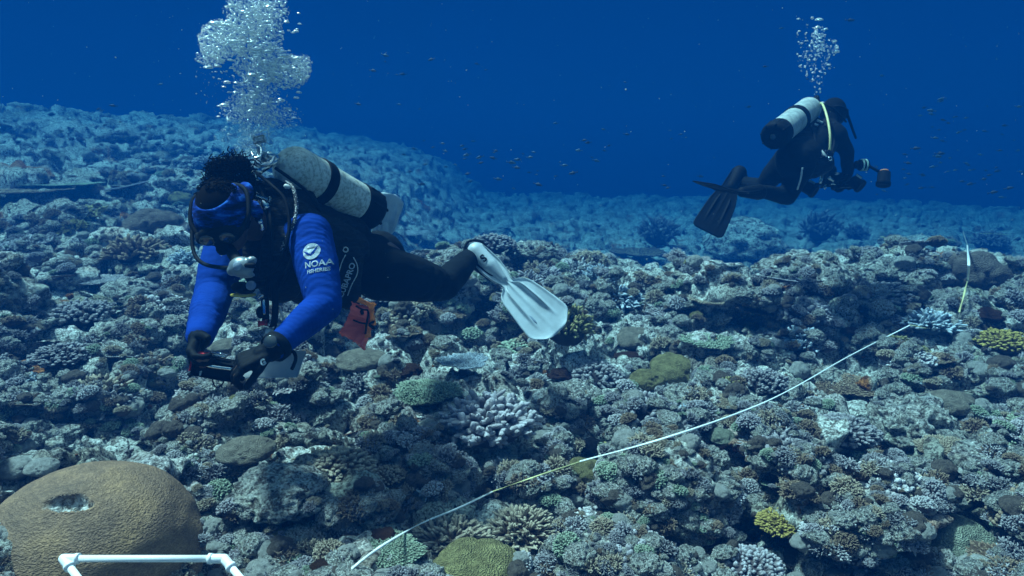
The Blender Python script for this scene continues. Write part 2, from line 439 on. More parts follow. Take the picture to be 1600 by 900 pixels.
def proto_branch(seed, nf=70, L=.5, r=.06, fork=2, flat=.62, stretch=1.0):
    rs = np.random.RandomState(seed); mb = MB()
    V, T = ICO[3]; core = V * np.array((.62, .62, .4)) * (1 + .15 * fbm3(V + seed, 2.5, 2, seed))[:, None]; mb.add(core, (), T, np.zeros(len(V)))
    for i in range(nf):
        u = (i + .5) / nf; th = math.acos(1 - 1.08 * u); ph = i * 2.39996 + rs.uniform(-.25, .25)
        d = np.array((math.sin(th) * math.cos(ph), math.sin(th) * math.sin(ph), math.cos(th)))
        p = d * np.array((.5, .5, .32)); dd = d * np.array((1, 1, flat)) + np.array((0, 0, .28))
        finger(mb, p, dd, L * rs.uniform(.8, 1.2), r * rs.uniform(.85, 1.2), rs, 6, .1, fork)
    return mb.mesh("branching_coral")
def proto_knob(seed, nf=210, r=.075):
    """cauliflower coral: tight dome of short fat knobs"""
    rs = np.random.RandomState(seed); mb = MB(); V, T = ICO[3]; s = 1 + .16 * fbm3(V + seed, 1.6, 2, seed)
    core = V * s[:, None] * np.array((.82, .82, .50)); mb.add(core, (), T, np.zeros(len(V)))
    for i in range(nf):
        u = (i + .5) / nf; th = math.acos(1 - 1.12 * u); ph = i * 2.39996 + rs.uniform(-.3, .3)
        d = np.array((math.sin(th) * math.cos(ph), math.sin(th) * math.sin(ph), math.cos(th)))
        k = 1 + .16 * fbm3(np.array([d]) + seed, 1.6, 2, seed)[0]
        p = d * np.array((.78, .78, .47)) * k
        finger(mb, p, d * np.array((1, 1, .9)) + np.array((0, 0, .25)), rs.uniform(.15, .26), r * rs.uniform(.7, 1.15), rs, 6, .15, 1 if rs.rand() < .5 else 0, .3)
    return mb.mesh("knobby_coral")
def proto_plate(seed, nf=420, thick=.10, rise=.12, spike=.12, stalk=True, r=.028):
    rs = np.random.RandomState(seed); mb = MB(); n = 72; rings = 14; V = []
    edge = 1 + .12 * np.sin(np.arange(n) * 2 * PI / n * 3 + seed) + .06 * np.sin(np.arange(n) * 2 * PI / n * 7 + seed * 2) + .03 * rs.randn(n)
    def top(q): return rise * q ** 2 - .02
    for k in range(rings + 1):
        q = k / rings
        for j in range(n): a = 2 * PI * j / n; V.append((q * edge[j] * math.cos(a), q * edge[j] * math.sin(a), top(q) + .012 * rs.randn()))
    for k in range(rings + 1):
        q = 1 - k / rings * (.78 if stalk else 1)
        for j in range(n): a = 2 * PI * j / n; V.append((q * edge[j] * math.cos(a), q * edge[j] * math.sin(a), top(q) - thick * (.25 + .75 * (1 - q)) ))
    Q = [(i * n + j, i * n + (j + 1) % n, (i + 1) * n + (j + 1) % n, (i + 1) * n + j) for i in range(2 * rings + 1) for j in range(n)]
    mb.add(V, Q, (), [.25] * len(V))
    if stalk: mb.tube([(0, 0, -thick * .7), (.05, 0, -.3), (.02, .04, -.6)], [.24, .16, .26], 12, a=[0, 0, 0])
    for i in range(nf):
        q = math.sqrt((i + .5) / nf); a = i * 2.39996 + rs.uniform(-.2, .2); e = np.interp((a % (2 * PI)) / (2 * PI) * n, np.arange(n + 1), np.append(edge, edge[0])) * .98
        p = np.array((q * e * math.cos(a), q * e * math.sin(a), top(q) - .01))
        d = np.array((math.cos(a) * q ** 3 * 1.2, math.sin(a) * q ** 3 * 1.2, 1.0 - .5 * q ** 4))
        finger(mb, p, d, spike * rs.uniform(.7, 1.3), r * rs.uniform(.8, 1.2), rs, 5, .3, 0, .3)
    return mb.mesh("plate_coral")
def proto_dome(seed, lobes=1.0, flat=.7, sub=5):
    V, T = ICO[sub]; W = V + seed * 3.1
    f, o = worley3(W, 1.25, seed)
    d = 1 + .12 * fbm3(W, 1.2, 2, seed) + lobes * .34 * (np.sqrt(np.clip(1 - (f / .95) ** 2, 0, 1)) - .6)
    d += .022 * fbm3(W, 7, 3, seed) - .07 * sst(.18, .4, fbm3(W, 3.1, 3, seed + 60)); V2 = V * d[:, None]; V2[:, 2] *= flat
    u = V2[:, 2] < -.05; V2[u, :2] *= np.clip(1 + .9 * (V2[u, 2:3] + .05), .3, 1)
    return np_mesh("dome_coral", V2, None, T, {"t": .5 + .5 * fbm3(W, 2.2, 2, seed + 4)})

def coral_mat(name, base, tip, ts=.75, scale=40, bump=.6, bd=.01, rough=.85):
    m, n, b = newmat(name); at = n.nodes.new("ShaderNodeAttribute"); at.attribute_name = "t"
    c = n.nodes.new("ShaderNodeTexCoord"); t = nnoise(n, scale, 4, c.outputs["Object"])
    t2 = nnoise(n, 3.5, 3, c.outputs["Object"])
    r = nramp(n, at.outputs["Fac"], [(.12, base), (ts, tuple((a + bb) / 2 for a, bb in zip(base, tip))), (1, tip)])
    r1 = nramp(n, t.outputs[0], [(.32, (.62, .62, .62)), (.68, (1.25, 1.25, 1.25))])
    col = nmix(n, .8, r.outputs[0], r1.outputs[0], 'MULTIPLY')
    r2 = nramp(n, t2.outputs[0], [(.36, (.62, .58, .55)), (.6, (1.12, 1.12, 1.12))])
    col = nmix(n, .7, col, r2.outputs[0], 'MULTIPLY')
    n.links.new(col, b.inputs["Base Color"]); b.inputs["Roughness"].default_value = rough; b.inputs["Specular IOR Level"].default_value = .15
    nbump(n, b, t.outputs[0], bump, bd); return m
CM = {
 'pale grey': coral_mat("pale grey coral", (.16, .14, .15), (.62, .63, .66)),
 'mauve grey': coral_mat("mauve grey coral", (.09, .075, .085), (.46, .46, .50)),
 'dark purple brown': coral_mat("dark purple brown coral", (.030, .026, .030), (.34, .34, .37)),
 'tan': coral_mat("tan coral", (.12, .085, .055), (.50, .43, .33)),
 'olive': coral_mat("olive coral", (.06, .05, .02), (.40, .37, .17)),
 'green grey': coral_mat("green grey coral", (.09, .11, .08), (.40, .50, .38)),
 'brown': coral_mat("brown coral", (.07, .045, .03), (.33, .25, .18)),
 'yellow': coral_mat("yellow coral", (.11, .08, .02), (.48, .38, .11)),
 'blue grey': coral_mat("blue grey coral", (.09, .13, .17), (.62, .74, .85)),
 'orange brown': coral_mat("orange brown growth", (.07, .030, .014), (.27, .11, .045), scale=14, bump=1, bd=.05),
}
def dome_mat(name, c0, c1, scale=24, bd=.03):
    m, n, b = newmat(name); c = n.nodes.new("ShaderNodeTexCoord"); o = c.outputs["Object"]
    v = n.nodes.new("ShaderNodeTexVoronoi"); v.inputs["Scale"].default_value = scale; n.links.new(o, v.inputs["Vector"])
    t = nnoise(n, 3, 6, o, .7); r = nramp(n, t.outputs[0], [(.30, tuple(x * .55 for x in c0)), (.42, c0), (.66, c1)])
    r1 = nramp(n, v.outputs["Distance"], [(.05, (.72, .72, .72)), (.5, (1.15, 1.15, 1.15))])
    n.links.new(nmix(n, .8, r.outputs[0], r1.outputs[0], 'MULTIPLY'), b.inputs["Base Color"])
    b.inputs["Roughness"].default_value = .85; b.inputs["Specular IOR Level"].default_value = .2
    nbump(n, b, v.outputs["Distance"], .8, bd); return m
DM = {
 'grey brown': dome_mat("grey brown massive coral", (.17, .15, .12), (.30, .27, .22)),
 'pale grey': dome_mat("pale massive coral", (.36, .36, .34), (.52, .53, .52)),
 'olive': dome_mat("olive massive coral", (.16, .14, .06), (.30, .27, .12)),
 'green grey': dome_mat("green grey massive coral", (.19, .21, .16), (.34, .38, .30)),
 'dusky brown': dome_mat("dusky massive coral", (.09, .075, .065), (.18, .15, .13)),
}
PR = {
 'rock': [proto_rock(100 + k, 6 if k < 2 else 5, .6 + .06 * k) for k in range(7)],
 'branch': [proto_branch(200 + k, 62 + 6 * k, .46 + .03 * k, .052 + .004 * k, 2, .6) for k in range(5)],
 'knob': [proto_knob(300 + k, 190 + 20 * k, .085 - .006 * k) for k in range(5)],
 'plate': [proto_plate(400 + k, 430 + 30 * k, .12, .06 + .05 * k, .13 - .015 * k, True, .030) for k in range(4)],
 'dome': [proto_dome(500 + k, .6 + .28 * k, .74 + .05 * k) for k in range(5)],
}
NAME = {'rock': 'reef_rock', 'branch': 'branching_coral', 'knob': 'knobby_coral', 'plate': 'plate_coral', 'dome': 'dome_coral'}
CAT = {'rock': 'reef rock', 'branch': 'branching coral', 'knob': 'cauliflower coral', 'plate': 'plate coral', 'dome': 'boulder coral'}
def put(kind, idx, loc, size, mat, rz=0, tilt=(0, 0), squash=1.0, me=None):
    me = me or PR[kind][idx % len(PR[kind])]
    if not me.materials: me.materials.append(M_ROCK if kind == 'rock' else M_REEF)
    o = bpy.data.objects.new(NAME[kind], me); COL.objects.link(o)
    o.location = loc; o.scale = (size, size, size * squash); o.rotation_euler = (tilt[0], tilt[1], rz)
    if mat is not None:
        o.material_slots[0].link = 'OBJECT'; o.material_slots[0].material = mat
    return o
TAKEN = []
def feat(kind, idx, px, py, wpx, mat, label, squash=1.0, sink=.25, rz=None, tilt=(0, 0), me=None, cat=None, name=None):
    """a coral the photo shows by itself: foot at pixel (px,py), wpx pixels wide"""
    g = G(px, py)[0]
    if np.isnan(g[3]): g = np.array([*P(px, py, 8.0), 8.0])
    s = wpx / FOC * g[3] / 2
    if kind in ('branch',): s /= .98
    lift = s * squash * (.60 if kind == 'plate' else .22) - s * squash * sink * .4
    o = put(kind, idx, (g[0], g[1] + s * .35, g[2] + lift), s, mat, rz if rz is not None else (px * 7.3) % 6.28, tilt, squash, me)
    tag(o, label, cat or CAT[kind]); TAKEN.append((px, py - wpx * .2, wpx * .5))
    if name: o.name = name
    return o
# ------------------------------------------------------------------ corals the photo singles out
PR_BIG = proto_branch(901, 120, .40, .066, 3, .60)
PR_ACRO = proto_plate(902, 950, .14, .10, .075, True, .018)
PR_FINE = proto_plate(903, 1000, .22, -.16, .10, True, .022)
PR_YEL = proto_knob(904, 330, .062)
PR_FING = proto_branch(905, 150, .40, .045, 1, .8)
feat('branch', 0, 765, 690, 160, CM['mauve grey'], 'large pale branching coral thicket in the centre foreground below the blue-grey table coral', .8, .1, me=PR_BIG)
feat('plate', 0, 724, 590, 78, CM['blue grey'], 'small flat blue-grey table coral on a stalk above the big branching thicket', .9, .0, me=PR_ACRO)
feat('plate', 1, 664, 632, 104, CM['green grey'], 'green fine-branched plate coral beside the blue-grey table coral', .8, .2, me=PR_FINE)
feat('branch', 1, 886, 556, 96, CM['olive'], 'olive green branching coral right under the tip of the white fin', 1.2, -1.0, me=PR_FING)
feat('dome', 3, 1052, 592, 72, DM['olive'], 'smooth olive lobed boulder coral in mid reef right of centre', .9)
feat('dome', 2, 1012, 602, 52, DM['olive'], 'lower olive lobe of coral just left of the larger olive boulder', .8)
feat('dome', 1, 992, 540, 66, DM['grey brown'], 'grey-brown rounded boulder coral behind the olive boulder', .8)
feat('dome', 1, 563, 572, 78, DM['grey brown'], 'flat grey-brown boulder coral below the orange pouch of the nearer diver', .55)
feat('dome', 4, 914, 748, 52, DM['olive'], 'tan two-lobed coral stub that the white tape passes over', .95)
feat('dome', 1, 926, 702, 30, DM['dusky brown'], 'small dark ball-shaped coral just above the tape in the foreground', 1.1)
feat('dome', 0, 380, 716, 84, DM['grey brown'], 'smooth grey boulder coral up right of the big brain coral', .7)
feat('dome', 2, 745, 905, 130, DM['olive'], 'pale tan lobed coral cut by the bottom edge of the photo near centre', .6)
feat('knob', 0, 512, 752, 135, CM['tan'], 'tan knobbly coral left of centre foreground above a dark crevice', .62, .2, me=PR_YEL)
feat('knob', 1, 604, 752, 58, CM['tan'], 'small tan cauliflower coral right of the larger tan knobbly coral', .8)
feat('knob', 1, 1222, 830, 74, CM['yellow'], 'bright yellow knobbly coral at the lower right', .7, .2, me=PR_YEL)
feat('knob', 2, 1580, 548, 84, CM['yellow'], 'yellow knobbly coral at the right edge of the photo', .75, .0, me=PR_YEL)
feat('branch', 2, 1462, 522, 84, CM['blue grey'], 'blue-grey finger coral where the tape bends on the right', .75, .0)
feat('knob', 3, 1198, 610, 80, CM['dark purple brown'], 'dark purple cauliflower coral just above the tape right of centre', .9)
feat('knob', 0, 936, 600, 86, CM['dark purple brown'], 'dark mottled cauliflower coral left of the olive boulder', .8)
feat('branch', 3, 560, 612, 50, CM['dark purple brown'], 'small dark branching coral below the slate', .9)
feat('knob', 3, 545, 660, 60, CM['mauve grey'], 'small mauve knobbly coral left of the green plate coral', .9)
feat('branch', 4, 204, 408, 92, CM['brown'], 'brown bushy branching coral at left behind the nearer diver', .75)
feat('branch', 0, 290, 412, 60, CM['blue grey'], 'pale bluish bushy coral right next to the brown bushy one', .7)
feat('knob', 2, 118, 502, 96, CM['dark purple brown'], 'dark cauliflower coral with pale tips on the left slope', .75)
feat('knob', 4, 90, 566, 98, CM['dark purple brown'], 'wide dark cauliflower coral lower on the left side', .6)
feat('dome', 3, 236, 366, 90, DM['dusky brown'], 'dusky brown rounded boulder coral on the left slope', .8)
feat('plate', 2, 155, 452, 80, CM['pale grey'], 'pale flat plate coral at left mid height', .6, me=PR_ACRO)
feat('plate', 3, 84, 300, 118, CM['green grey'], 'wide flat table coral far up the left slope', .35, me=PR_ACRO)
feat('plate', 0, 10, 312, 150, CM['brown'], 'dark-edged flat table coral at the far left edge', .3, me=PR_ACRO)
feat('plate', 1, 640, 372, 60, CM['pale grey'], 'pale flat plate coral on the crest right of the upright white fin', .4)
feat('plate', 2, 1112, 484, 62, CM['tan'], 'tan scalloped plate coral mid right below the far diver fins', .7)
feat('plate', 3, 1000, 412, 84, CM['brown'], 'brown ledge-like plate coral on the crest above a dark hollow', .6)
feat('plate', 1, 1110, 552, 80, CM['green grey'], 'greenish small-tufted plate coral in the right middle', .7)
feat('branch', 3, 1284, 380, 58, CM['dark purple brown'], 'dark bushy coral standing on the crest below the camera rig', 1.2, -.6)
feat('branch', 1, 1340, 374, 38, CM['dark purple brown'], 'small dark bushy coral on the crest right of the taller dark one', 1.0, -.3)
feat('branch', 2, 1030, 388, 66, CM['dark purple brown'], 'dark branching coral breaking the crest line near the centre', 1.1, -.5)
feat('knob', 4, 1552, 390, 54, CM['dark purple brown'], 'rounded bluish dark coral on the crest near the right edge', 1.0, -.3)
feat('knob', 1, 770, 388, 74, CM['dark purple brown'], 'low dark cauliflower coral on the crest right of the thigh', .7)
feat('rock', 3, 1168, 404, 120, None, 'big dark knobby rock on the crest behind the hanging black fin', .9, 0)
feat('dome', 4, 1530, 442, 90, DM['dusky brown'], 'dusky brown lobed boulder coral on the right beside the twisted tape', .9)
feat('knob', 2, 1180, 905, 100, CM['mauve grey'], 'pale knobbly coral at the bottom edge below the yellow coral', .9)
feat('branch', 4, 700, 870, 150, CM['tan'], 'tan fine-branched coral spread right of the tape at the bottom', .55, me=PR_FING)
feat('branch', 1, 815, 850, 130, CM['tan'], 'dense tan finger coral in the bottom centre right of the tape', .7, me=PR_FING)
feat('plate', 2, 600, 880, 110, CM['green grey'], 'greenish-grey bristly plate coral lying under the tape at the bottom', .6, me=PR_FINE)
feat('plate', 0, 1490, 716, 90, CM['tan'], 'tan bristly plate coral at the lower right on a rounded rock', .7, me=PR_FINE)
feat('dome', 0, 60, 738, 46, DM['pale grey'], 'pair of pale pillowy corals above the brain coral, right one', .9)
feat('dome', 1, 18, 742, 52, DM['pale grey'], 'pale pillowy coral at the left edge above the brain coral', .9)
feat('dome', 4, 1490, 640, 70, DM['grey brown'], 'grey-brown low dome coral right of the tape in the right half', .6)
feat('plate', 3, 1320, 612, 120, CM['brown'], 'broad brownish mat-like coral right below the tape', .35, me=PR_FINE)
feat('knob', 0, 736, 528, 42, CM['green grey'], 'small green rosette coral left of the white fin blade', .8)
feat('rock', 5, 1440, 690, 130, None, 'large pale knobby rock at the right with a dark hollow beneath', .9)
feat('knob', 3, 1330, 690, 110, CM['dark purple brown'], 'dark purple knobby coral hanging over the hollow at lower right', .7)
feat('rock', 2, 430, 790, 130, None, 'pale pitted rock right of the big brain coral', .8)
feat('dome', 2, 1500, 860, 110, DM['green grey'], 'grey-green mound of coral in the bottom right corner', .7)
feat('dome', 1, 1130, 690, 40, DM['green grey'], 'small grey-green dome coral just under the tape', .9)
feat('dome', 0, 350, 545, 50, DM['grey brown'], 'tan smooth coral between the forearms of the nearer diver', .6)
for k, (px, py, wp) in enumerate([(60, 460, 44), (240, 655, 26), (600, 842, 34), (505, 890, 34), (640, 585, 40), (490, 540, 30), (1548, 498, 34), (985, 560, 32), (1330, 520, 34), (880, 590, 40)]):
    o = feat('rock', k, px, py, wp, CM['orange brown'], ['orange-brown encrusting growth patch on the left slope', 'small rusty encrusting patch above the brain coral',
      'rust-coloured encrusting patch left of the tape at the bottom', 'rusty encrusting patch at the bottom edge left of the tape end', 'rusty crust left of the blue-grey table coral',
      'rusty crust just right of the slate', 'orange-brown crust near the right edge beyond the tape bend', 'dark red-brown crust beside the grey-brown boulder',
      'dull brown crust left of the tape bend', 'dark brown crust under the olive branching coral'][k], .7, .4, cat='encrusting growth', name='encrusting_sponge')

# big brain coral, lower left
def brain_coral():
    d = 1.95; c = P(146, 872, d); r = .29
    V, T = ICO[7]; V = V.copy()
    W = V * 1.0
    k = 1 + .055 * fbm3(W, 1.5, 3, 5) + .010 * fbm3(W, 5, 2, 6)
    # ragged old hole in the crown
    hd = np.array((.13, -.42, .90)); hd /= np.linalg.norm(hd); u = np.array((1, 0, 0)) - hd * hd[0]; u /= np.linalg.norm(u); v = np.cross(hd, u)
    a = W @ u; b = W @ v; f = W @ hd
    e = (a / .20) ** 2 + (b / .085) ** 2 + .9 * fbm3(W, 9, 3, 8)
    hole = (1 - sst(.6, 1.15, e)) * (f > 0)
    rim = np.exp(-((e - 1.35) / .45) ** 2) * (f > 0)
    hd2 = np.array((-.06, -.05, 1.0)); e2 = np.linalg.norm(W - hd2 / np.linalg.norm(hd2), axis=1)
    k = k - .10 * hole * (1 + .5 * fbm3(W, 14, 2, 3)) + .010 * rim - .03 * np.exp(-(e2 / .09) ** 2)
    V = V * k[:, None] * r; V[:, 2] *= .92; V[:, 0] *= 1.02
    lo = V[:, 2] < -.10; V[lo, :2] *= np.clip(1 + 1.2 * (V[lo, 2:3] + .10), .5, 1)
    me = np_mesh("brain_coral", V, None, T, {"t": hole})
    m, n, bb = newmat("brain coral"); at = n.nodes.new("ShaderNodeAttribute"); at.attribute_name = "t"
    tcn = n.nodes.new("ShaderNodeTexCoord"); o = tcn.outputs["Object"]
    wv = n.nodes.new("ShaderNodeTexWave"); wv.wave_type = 'BANDS'; wv.bands_direction = 'Z'; wv.inputs["Scale"].default_value = 42
    wv.inputs["Distortion"].default_value = 9; wv.inputs["Detail"].default_value = 3; wv.inputs["Detail Scale"].default_value = 3.2; n.links.new(o, wv.inputs["Vector"])
    vo = n.nodes.new("ShaderNodeTexVoronoi"); vo.inputs["Scale"].default_value = 150; n.links.new(o, vo.inputs["Vector"])
    big = nnoise(n, 4.5, 4, o); fine = nnoise(n, 70, 4, o, .7)
    c0 = nramp(n, big.outputs[0], [(.34, (.130, .088, .062)), (.50, (.20, .128, .082)), (.66, (.29, .180, .098))])
    c1 = nramp(n, wv.outputs["Fac"], [(.1, (.74, .74, .76)), (.7, (1.14, 1.13, 1.1))])
    c2 = nramp(n, fine.outputs[0], [(.36, (.75, .75, .75)), (.66, (1.25, 1.25, 1.25))])
    col = nmix(n, .75, nmix(n, .8, c0.outputs[0], c1.outputs[0], 'MULTIPLY'), c2.outputs[0], 'MULTIPLY')
    rock = nramp(n, fine.outputs[0], [(.4, (.10, .09, .07)), (.55, (.45, .46, .44)), (.7, (.6, .62, .6))])
    n.links.new(nmix(n, at.outputs["Fac"], col, rock.outputs[0]), bb.inputs["Base Color"])
    bb.inputs["Roughness"].default_value = .8; bb.inputs["Specular IOR Level"].default_value = .25
    ad = n.nodes.new("ShaderNodeMath"); ad.operation = 'MULTIPLY_ADD'; n.links.new(wv.outputs["Fac"], ad.inputs[0]); ad.inputs[1].default_value = .6; n.links.new(vo.outputs["Distance"], ad.inputs[2])
    nbump(n, bb, ad.outputs[0], .8, .003)
    o = link("brain_coral", me, m); o.location = c
    tag(o, 'huge rounded brown brain coral with a ragged hole in its crown at lower left', 'brain coral')
    TAKEN.append((150, 810, 175))
brain_coral()

# ------------------------------------------------------------------ the many corals and rocks of the reef
LAND = [(150, 790, 'the brain coral'), (230, 885, 'the white pipe frame'), (765, 660, 'the big branching thicket'), (724, 572, 'the blue-grey table coral'), (660, 616, 'the green plate coral'),
        (884, 528, 'the olive branching coral'), (1045, 582, 'the olive boulder corals'), (914, 742, 'the tan coral stub on the tape'), (512, 742, 'the tan knobbly coral'), (1222, 820, 'the lower yellow coral'),
        (1580, 540, 'the right-edge yellow coral'), (1462, 510, 'the tape-bend finger coral'), (835, 480, 'the white fin blade'), (563, 505, 'the orange pouch'), (430, 570, 'the writing slate'),
        (1250, 270, 'the farther diver'), (1512, 420, 'the upright tape end'), (520, 290, 'the nearer scuba tank'), (204, 392, 'the brown bushy coral'), (318, 570, 'the held camera'), (80, 296, 'the wide far-left table coral'),
        (1165, 370, 'the big dark crest rock'), (1300, 575, 'the long tape stretch'), (650, 820, 'the bottom end of the tape'), (1112, 475, 'the tan scalloped plate coral'), (770, 350, 'the low dark crest coral'),
        (815, 840, 'the dense tan finger coral'), (1440, 680, 'the large pale rock at right'), (700, 440, 'the knee of the nearer diver'), (1000, 395, 'the brown ledge coral'), (60, 560, 'the wide dark left-edge coral'),
        (1320, 605, 'the broad mat-like coral'), (1490, 850, 'the bottom corner mound'), (1040, 850, 'the bottom edge'), (330, 700, 'the smooth boulder coral'), (1400, 800, 'the dark hollow at lower right')]
SEEN = {}
def near_what(px, py, k=0):
    a, b, n_ = sorted(LAND, key=lambda q: (q[0] - px) ** 2 + ((q[1] - py) * 1.3) ** 2)[k]; dx, dy = px - a, py - b; d = math.hypot(dx, dy)
    w_ = ('just ' if d < 55 else 'farther ' if d > 130 else '')
    v = '' if abs(dy) < abs(dx) * .41 else ('above' if dy < 0 else 'below'); h = '' if abs(dx) < abs(dy) * .41 else ('left' if dx < 0 else 'right')
    rel = (v + ' ' + h).strip(); rel = rel + (' of' if h else '')
    return w_ + rel + ' ' + n_
def scatter():
    rs = np.random.RandomState(5)
    plan = [('rock', 190, (30, 200)), ('knob', 220, (30, 125)), ('branch', 190, (30, 110)), ('dome', 100, (16, 70)), ('plate', 150, (34, 130))]
    cmix = {'knob': ['pale grey', 'mauve grey', 'dark purple brown', 'tan', 'brown', 'pale grey', 'dark purple brown', 'green grey', 'dark purple brown'],
            'branch': ['pale grey', 'mauve grey', 'dark purple brown', 'tan', 'brown', 'olive', 'blue grey', 'dark purple brown'],
            'plate': ['pale grey', 'green grey', 'tan', 'brown', 'pale grey', 'mauve grey']}
    dk = ['grey brown', 'pale grey', 'green grey', 'dusky brown', 'grey brown', 'olive', 'pale grey']
    word = {'rock': 'knobby rock', 'knob': 'cauliflower-like coral', 'branch': 'branching coral', 'plate': 'flat plate coral', 'dome': 'rounded boulder coral'}
    for kind, N, (lo, hi) in plan:
        px = rs.uniform(-60, 1660, N * 3); py = 190 + (720) * rs.beta(1.15, 1.1, N * 3)
        g = G(px, py); n = 0
        for i in range(N * 3):
            if n >= N: break
            if np.isnan(g[i, 3]) or g[i, 3] > 17: continue
            d = g[i, 3]; wp = lo + (hi - lo) * rs.rand() ** 2.2
            wp *= .45 + .75 * min(1, max(0, (py[i] - 200) / 550)) ** .8
            if any((px[i] - a) ** 2 + ((py[i] - b) * 1.3) ** 2 < (r * .95 + wp * .5) ** 2 for a, b, r in TAKEN): continue
            s = wp / FOC * d / 2
            if kind == 'dome':
                c = dk[rs.randint(len(dk))]; mat = DM[c]
            elif kind == 'rock': c = 'grey'; mat = None
            else: c = cmix[kind][rs.randint(len(cmix[kind]))]; mat = CM[c]
            sq = rs.uniform(.55, 1.1) if kind != 'plate' else rs.uniform(.4, .8)
            lift = s * sq * (.35 if kind == 'plate' else .12 if kind in ('knob', 'branch') else .05)
            o = put(kind, rs.randint(9), (g[i, 0], g[i, 1], g[i, 2] + lift), s, mat, rs.uniform(0, 6.28), tuple(rs.uniform(-.28, .28, 2)), sq)
            size = 'tiny ' if wp < 22 else 'small ' if wp < 36 else 'large ' if wp > 80 else 'broad ' if wp > 58 else ''
            for k in range(4):
                lab = size + ('' if kind == 'rock' else c + ' ') + word[kind] + ' ' + near_what(px[i], py[i], k)
                if len(lab.split()) > 16: lab = ' '.join(lab.split()[1:])
                if lab not in SEEN: break
            SEEN[lab] = 1
            tag(o, lab, CAT[kind], group={'rock': 'knobby rocks of the reef', 'knob': 'cauliflower corals of the reef',
                'branch': 'branching corals of the reef', 'plate': 'plate corals of the reef', 'dome': 'boulder corals of the reef'}[kind])
            n += 1
scatter()

def rubble():
    """coral rubble and small growths nobody could count"""
    rs = np.random.RandomState(11); N = 9000
    px = rs.uniform(-80, 1680, N); py = 300 + 620 * rs.rand(N) ** .8
    g = G(px, py); ok = ~np.isnan(g[:, 3]) & (g[:, 3] < 9); g = g[ok]
    z = ground(g[:, 0], g[:, 1])[0]; V1, T1 = ICO[1]; V2, T2 = ICO[2]
    VV = []; TT = []; CC = []; n = 0
    for i in range(len(g)):
        V, T = (V2, T2) if g[i, 3] < 3.2 else (V1, T1)
        s = rs.uniform(.004, .012) * (1 if rs.rand() < .9 else 1.7) * (.75 + .1 * g[i, 3])
        q = Quaternion(rs.randn(4)).normalized().to_matrix(); A = np.array(q) * np.array((s * rs.uniform(.7, 1.8), s, s * rs.uniform(.6, 1.2)))[None, :]
        W = V @ A.T * (1 + .2 * rs.randn(len(V), 1) * .7) + np.array((g[i, 0], g[i, 1], z[i] + s * .5))
        VV.append(W); TT.append(T + n); n += len(V)
        c = PAL[rs.randint(len(PAL))] * rs.uniform(.8, 1.25) if rs.rand() > .06 else np.array((.28, .12, .045))
        CC.append(np.tile(c, (len(V), 1)))
    me = np_mesh("coral_rubble", np.concatenate(VV), None, np.concatenate(TT), {"col": np.concatenate(CC)})
    tag(link("coral_rubble", me, M_REEF), 'loose coral rubble and small knobs strewn over the whole reef', 'coral rubble', kind='stuff')
rubble()

